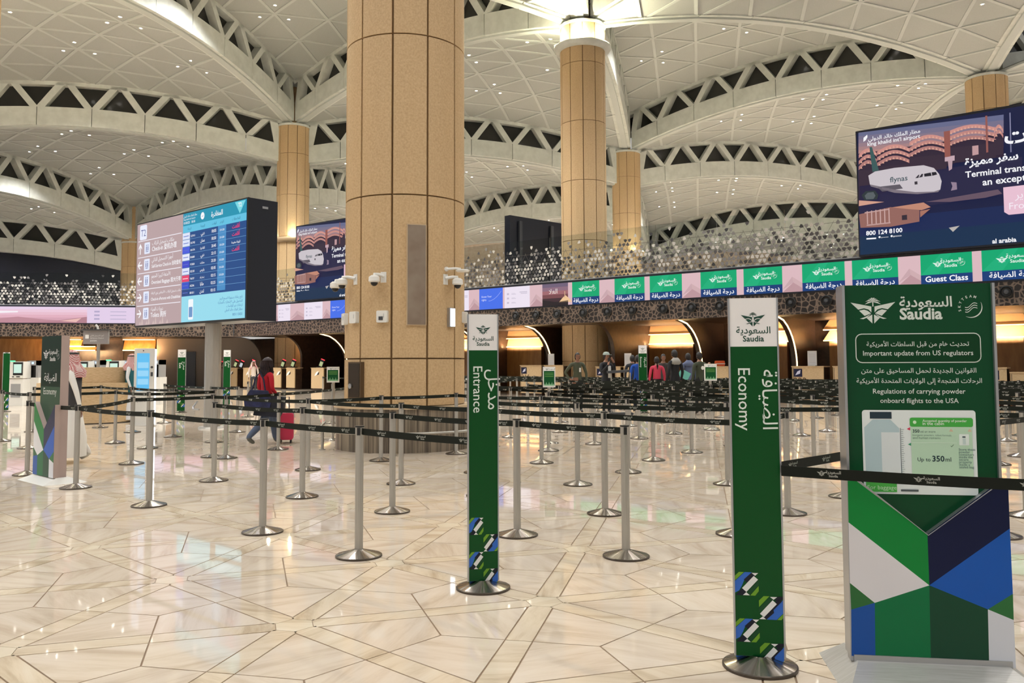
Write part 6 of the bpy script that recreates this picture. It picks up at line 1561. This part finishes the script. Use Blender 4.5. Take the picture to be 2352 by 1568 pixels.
# 2 man in white robe behind left totem
P = gr(158, 1062); t, s, hd, hz = person('person in white robe, dark vest and red headscarf walking behind the left totem', P, 1.7, -75, (226, 222, 214), (222, 218, 210), (120, 84, 66), (196, 190, 176), stride=.42,
    pose={'elbl': (.26, .14, 1.1), 'wril': (.27, .2, .86), 'hanl': (.27, .2, .8)})
robe(t, s, .1, 1.0, .33, .17, (222, 218, 210)); MB().lathe([(.2 * s, .78 * s), (.19 * s, 1.1 * s), (.2 * s, 1.38 * s), (.12 * s, 1.44 * s)], 24, 0, Matrix.Scale(.78, 4, (0, 1, 0))).build('vest', mat('vest_grey', (62, 60, 62), .8), t, smooth=True); ghutra(t, s, hd, hz)
# 3 man at the kiosk
P = gr(300, 968); t, s, hd, hz = person('person in white robe, teal vest and headscarf standing at the lit kiosk', P, 1.76, 100, (222, 224, 226), (220, 222, 224), (130, 92, 72), (24, 24, 24))
robe(t, s, .06, 1.0, .25, .17, (222, 224, 228)); MB().lathe([(.2 * s, .72 * s), (.19 * s, 1.1 * s), (.2 * s, 1.38 * s), (.12 * s, 1.44 * s)], 24, 0, Matrix.Scale(.78, 4, (0, 1, 0))).build('vest', mat('vest_teal', (28, 96, 104), .8), t, smooth=True); ghutra(t, s, hd, hz)
def at_d(px, d, py=800): p = atd(px, py, d); return Vector((p.x, d, 0))
OLV = (64, 68, 50)
# 4 officer
t, s, hd, hz = person('person in olive uniform shirt with name card, standing hand on hip', at_d(1326, 25.2), 1.8, 8, OLV, (26, 28, 30), (124, 84, 62), pose={'elbr': (-.36, .06, 1.16), 'wrir': (-.24, -.02, .98), 'hanr': (-.19, -.06, .95), 'elbl': (.27, .03, 1.13), 'wril': (.26, -.05, .9), 'hanl': (.24, -.08, .83)})
hair(t, s, hd, hz); MB().box(.02, .07, -.155, -.145, 1.18 * s, 1.30 * s).build('name_card', M_WHITEP, t)
# 5 capped man on phone
t, s, hd, hz = person('person in grey cap and dark jacket raising phone to face', at_d(1392, 24.5), 1.8, 35, (34, 34, 38), (28, 30, 34), (150, 106, 82), pose={'elbl': (.24, -.1, 1.2), 'wril': (.1, -.22, 1.45), 'hanl': (.06, -.2, 1.52), 'elbr': (-.25, -.06, 1.16), 'wrir': (-.12, -.22, 1.38), 'hanr': (-.08, -.2, 1.45)})
hair(t, s, hd, hz); MB().lathe([(0, .135 * s), (.06 * s, .125 * s), (.09 * s, .08 * s), (.095 * s, .04 * s)], 20, 0, Matrix.Translation((hd.x, hd.y, hz)) @ Matrix.Scale(1.12, 4, (0, 1, 0))).build('cap', mat('cap_grey', (150, 160, 152), .8), t, smooth=True)
MB().prism([(-.07, 0), (.07, 0), (.06, .09), (0, .12), (-.06, .09)], 0, .012, 0, Matrix.Translation((hd.x, hd.y - .08, hz + .04)) @ Matrix.Scale(-1, 4, (0, 1, 0))).build('cap_brim', mat('cap_grey', (150, 160, 152), .8), t); MB().box(-.05, .05, -.15, -.135, 1.02 * s, 1.36 * s).build('shirt_front', M_WHITEP, t)
ph = thing('mobile_phone', 'black phone held to the face of the capped person', 'phone', (at_d(1392, 24.5).x + .06, 24.5 - .22, 1.56)); MB().box(-.035, .035, -.005, .005, -.07, .07).build('phone_body', M_BLACKP, ph)
folks = [(1464, 25.4, 1.72, 185, (22, 76, 168), (26, 28, 40), 'person in bright blue shirt seen from behind, left of far sign post', {}, 0), (1452, 27.2, 1.74, 170, (30, 34, 44), (24, 24, 28), 'dark-haired person mostly hidden behind the blue shirt', {}, 0),
         (1508, 24.9, 1.67, 180, (206, 62, 88), (26, 26, 30), 'person with ponytail in pink jacket and black hip belt, from behind', {}, 1), (1523, 26.4, 1.76, 0, (60, 54, 50), (30, 30, 34), 'person with short curly hair half hidden behind pink jacket', {}, 0),
         (1549, 24.5, 1.86, 205, (22, 22, 26), (24, 24, 28), 'tall person in black hooded jacket with grey hood', {}, 2), (1580, 25.8, 1.78, 190, (92, 100, 128), (30, 32, 40), 'person in grey blue hooded top with dark backpack strap', {}, 3), (1606, 24.0, 1.79, 200, (56, 62, 46), (26, 28, 28), 'person in olive jacket with round back emblem, right of queue', {}, 4), (1628, 30.6, 1.5, 10, (40, 40, 48), (30, 30, 34), 'bald person behind counter above the right small notice', {}, 5), (583, 41.0, 1.66, 20, (214, 200, 190), (60, 60, 64), 'far staff person in headscarf behind the check-in counter', {}, 6)]
for px, d, h, fc, sh, pn, lab, po, ex in folks:
    t, s, hd, hz = person(lab, at_d(px, d), h, fc, sh, pn, (140, 98, 76), pose=po)
    if ex == 1: hair(t, s, hd, hz, (28, 20, 20), 0, 1.0, True); MB().lathe([(.175 * s, .98 * s), (.175 * s, 1.05 * s)], 20, 0, Matrix.Scale(.8, 4, (0, 1, 0))).build('hip_belt', M_BLACKP, t)
    elif ex == 5: pass
    elif ex == 6: ghutra(t, s, hd, hz)
    else: hair(t, s, hd, hz)
    if ex in (2, 3): MB().lathe([(.07 * s, 1.53 * s), (.13 * s, 1.47 * s), (.16 * s, 1.38 * s), (.1 * s, 1.34 * s)], 18, 0, Matrix.Translation((0, .05, 0)) @ Matrix.Scale(.85, 4, (0, 1, 0))).build('hood', mat('hood_grey' if ex == 2 else 'hood_blue', (150, 146, 140) if ex == 2 else (92, 100, 128), .85), t, smooth=True)
    if ex == 4: MB().lathe([(0, 0), (.055, 0)], 16, 0, Matrix.Translation((.0, .165, 1.3 * s)) @ Matrix.Rotation(-PI / 2, 4, 'X')).build('back_emblem', M_WHITEP, t)
    if ex == 3:
        f = thing('folder', 'pale teal folder held by the person in grey blue top', 'folder', (at_d(1571, 25.4).x, 25.4, 1.12)); MB().box(-.17, .16, -.01, .01, -.12, .12, 0, Matrix.Rotation(.5, 4, 'Y')).build('folder_cover', mat('folder_teal', (110, 190, 176), .5), f)
# trolley bag and backpack near the queue
t = thing('baggage_cart', 'dark baggage scanner tray between capped person and blue shirt', 'cart'); P = at_d(1424, 24.15); t.location = P
MB().box(-.3, .32, -.2, .2, 1.2, 1.27, 0, Matrix.Rotation(-.06, 4, 'Y')).build('tray', M_DGREY, t)
for x in (-.26, .28):
    MB().tube([(x, 0, .05), (x, 0, 1.2)], .02, 8).build('leg', M_STEEL, t)
MB().box(-.32, .34, -.18, .18, .0, .06).build('foot_frame', M_DGREY, t)
P = gr(2281, 936); t = thing('backpack', 'olive and brown backpack on floor at right of powder notice', 'bag', (P.x, P.y, 0)); rbox(.3, .22, .48, .1, 0, mat('backpack_olive', (88, 76, 50), .8), 'pack_body', t); rbox(.2, .06, .2, .05, .06, mat('backpack_brown', (110, 70, 50), .8), 'front_pocket', t, 0, .13)
MB().tube([(-.05, 0, .48), (-.03, 0, .56), (.04, 0, .56), (.06, 0, .48)], .012, 6).build('grab_loop', M_BLACKP, t); MB().box(.1, .13, -.14, -.12, .0, .25).build('orange_tag', mat('tag_orange', (230, 96, 40), .6), t)
P = fr(uat(1645, 1.3), 1.6, 1.34); t = thing('orange_parcel', 'orange wrapped parcel on the counter left of Economy sign', 'parcel', P); rbox(.34, .3, .22, .05, 0, mat('parcel_orange', (226, 92, 40), .6), 'parcel_body', t); MB().box(-.18, .18, -.155, -.15, .08, .11).build('tape_band', M_WHITEP, t)
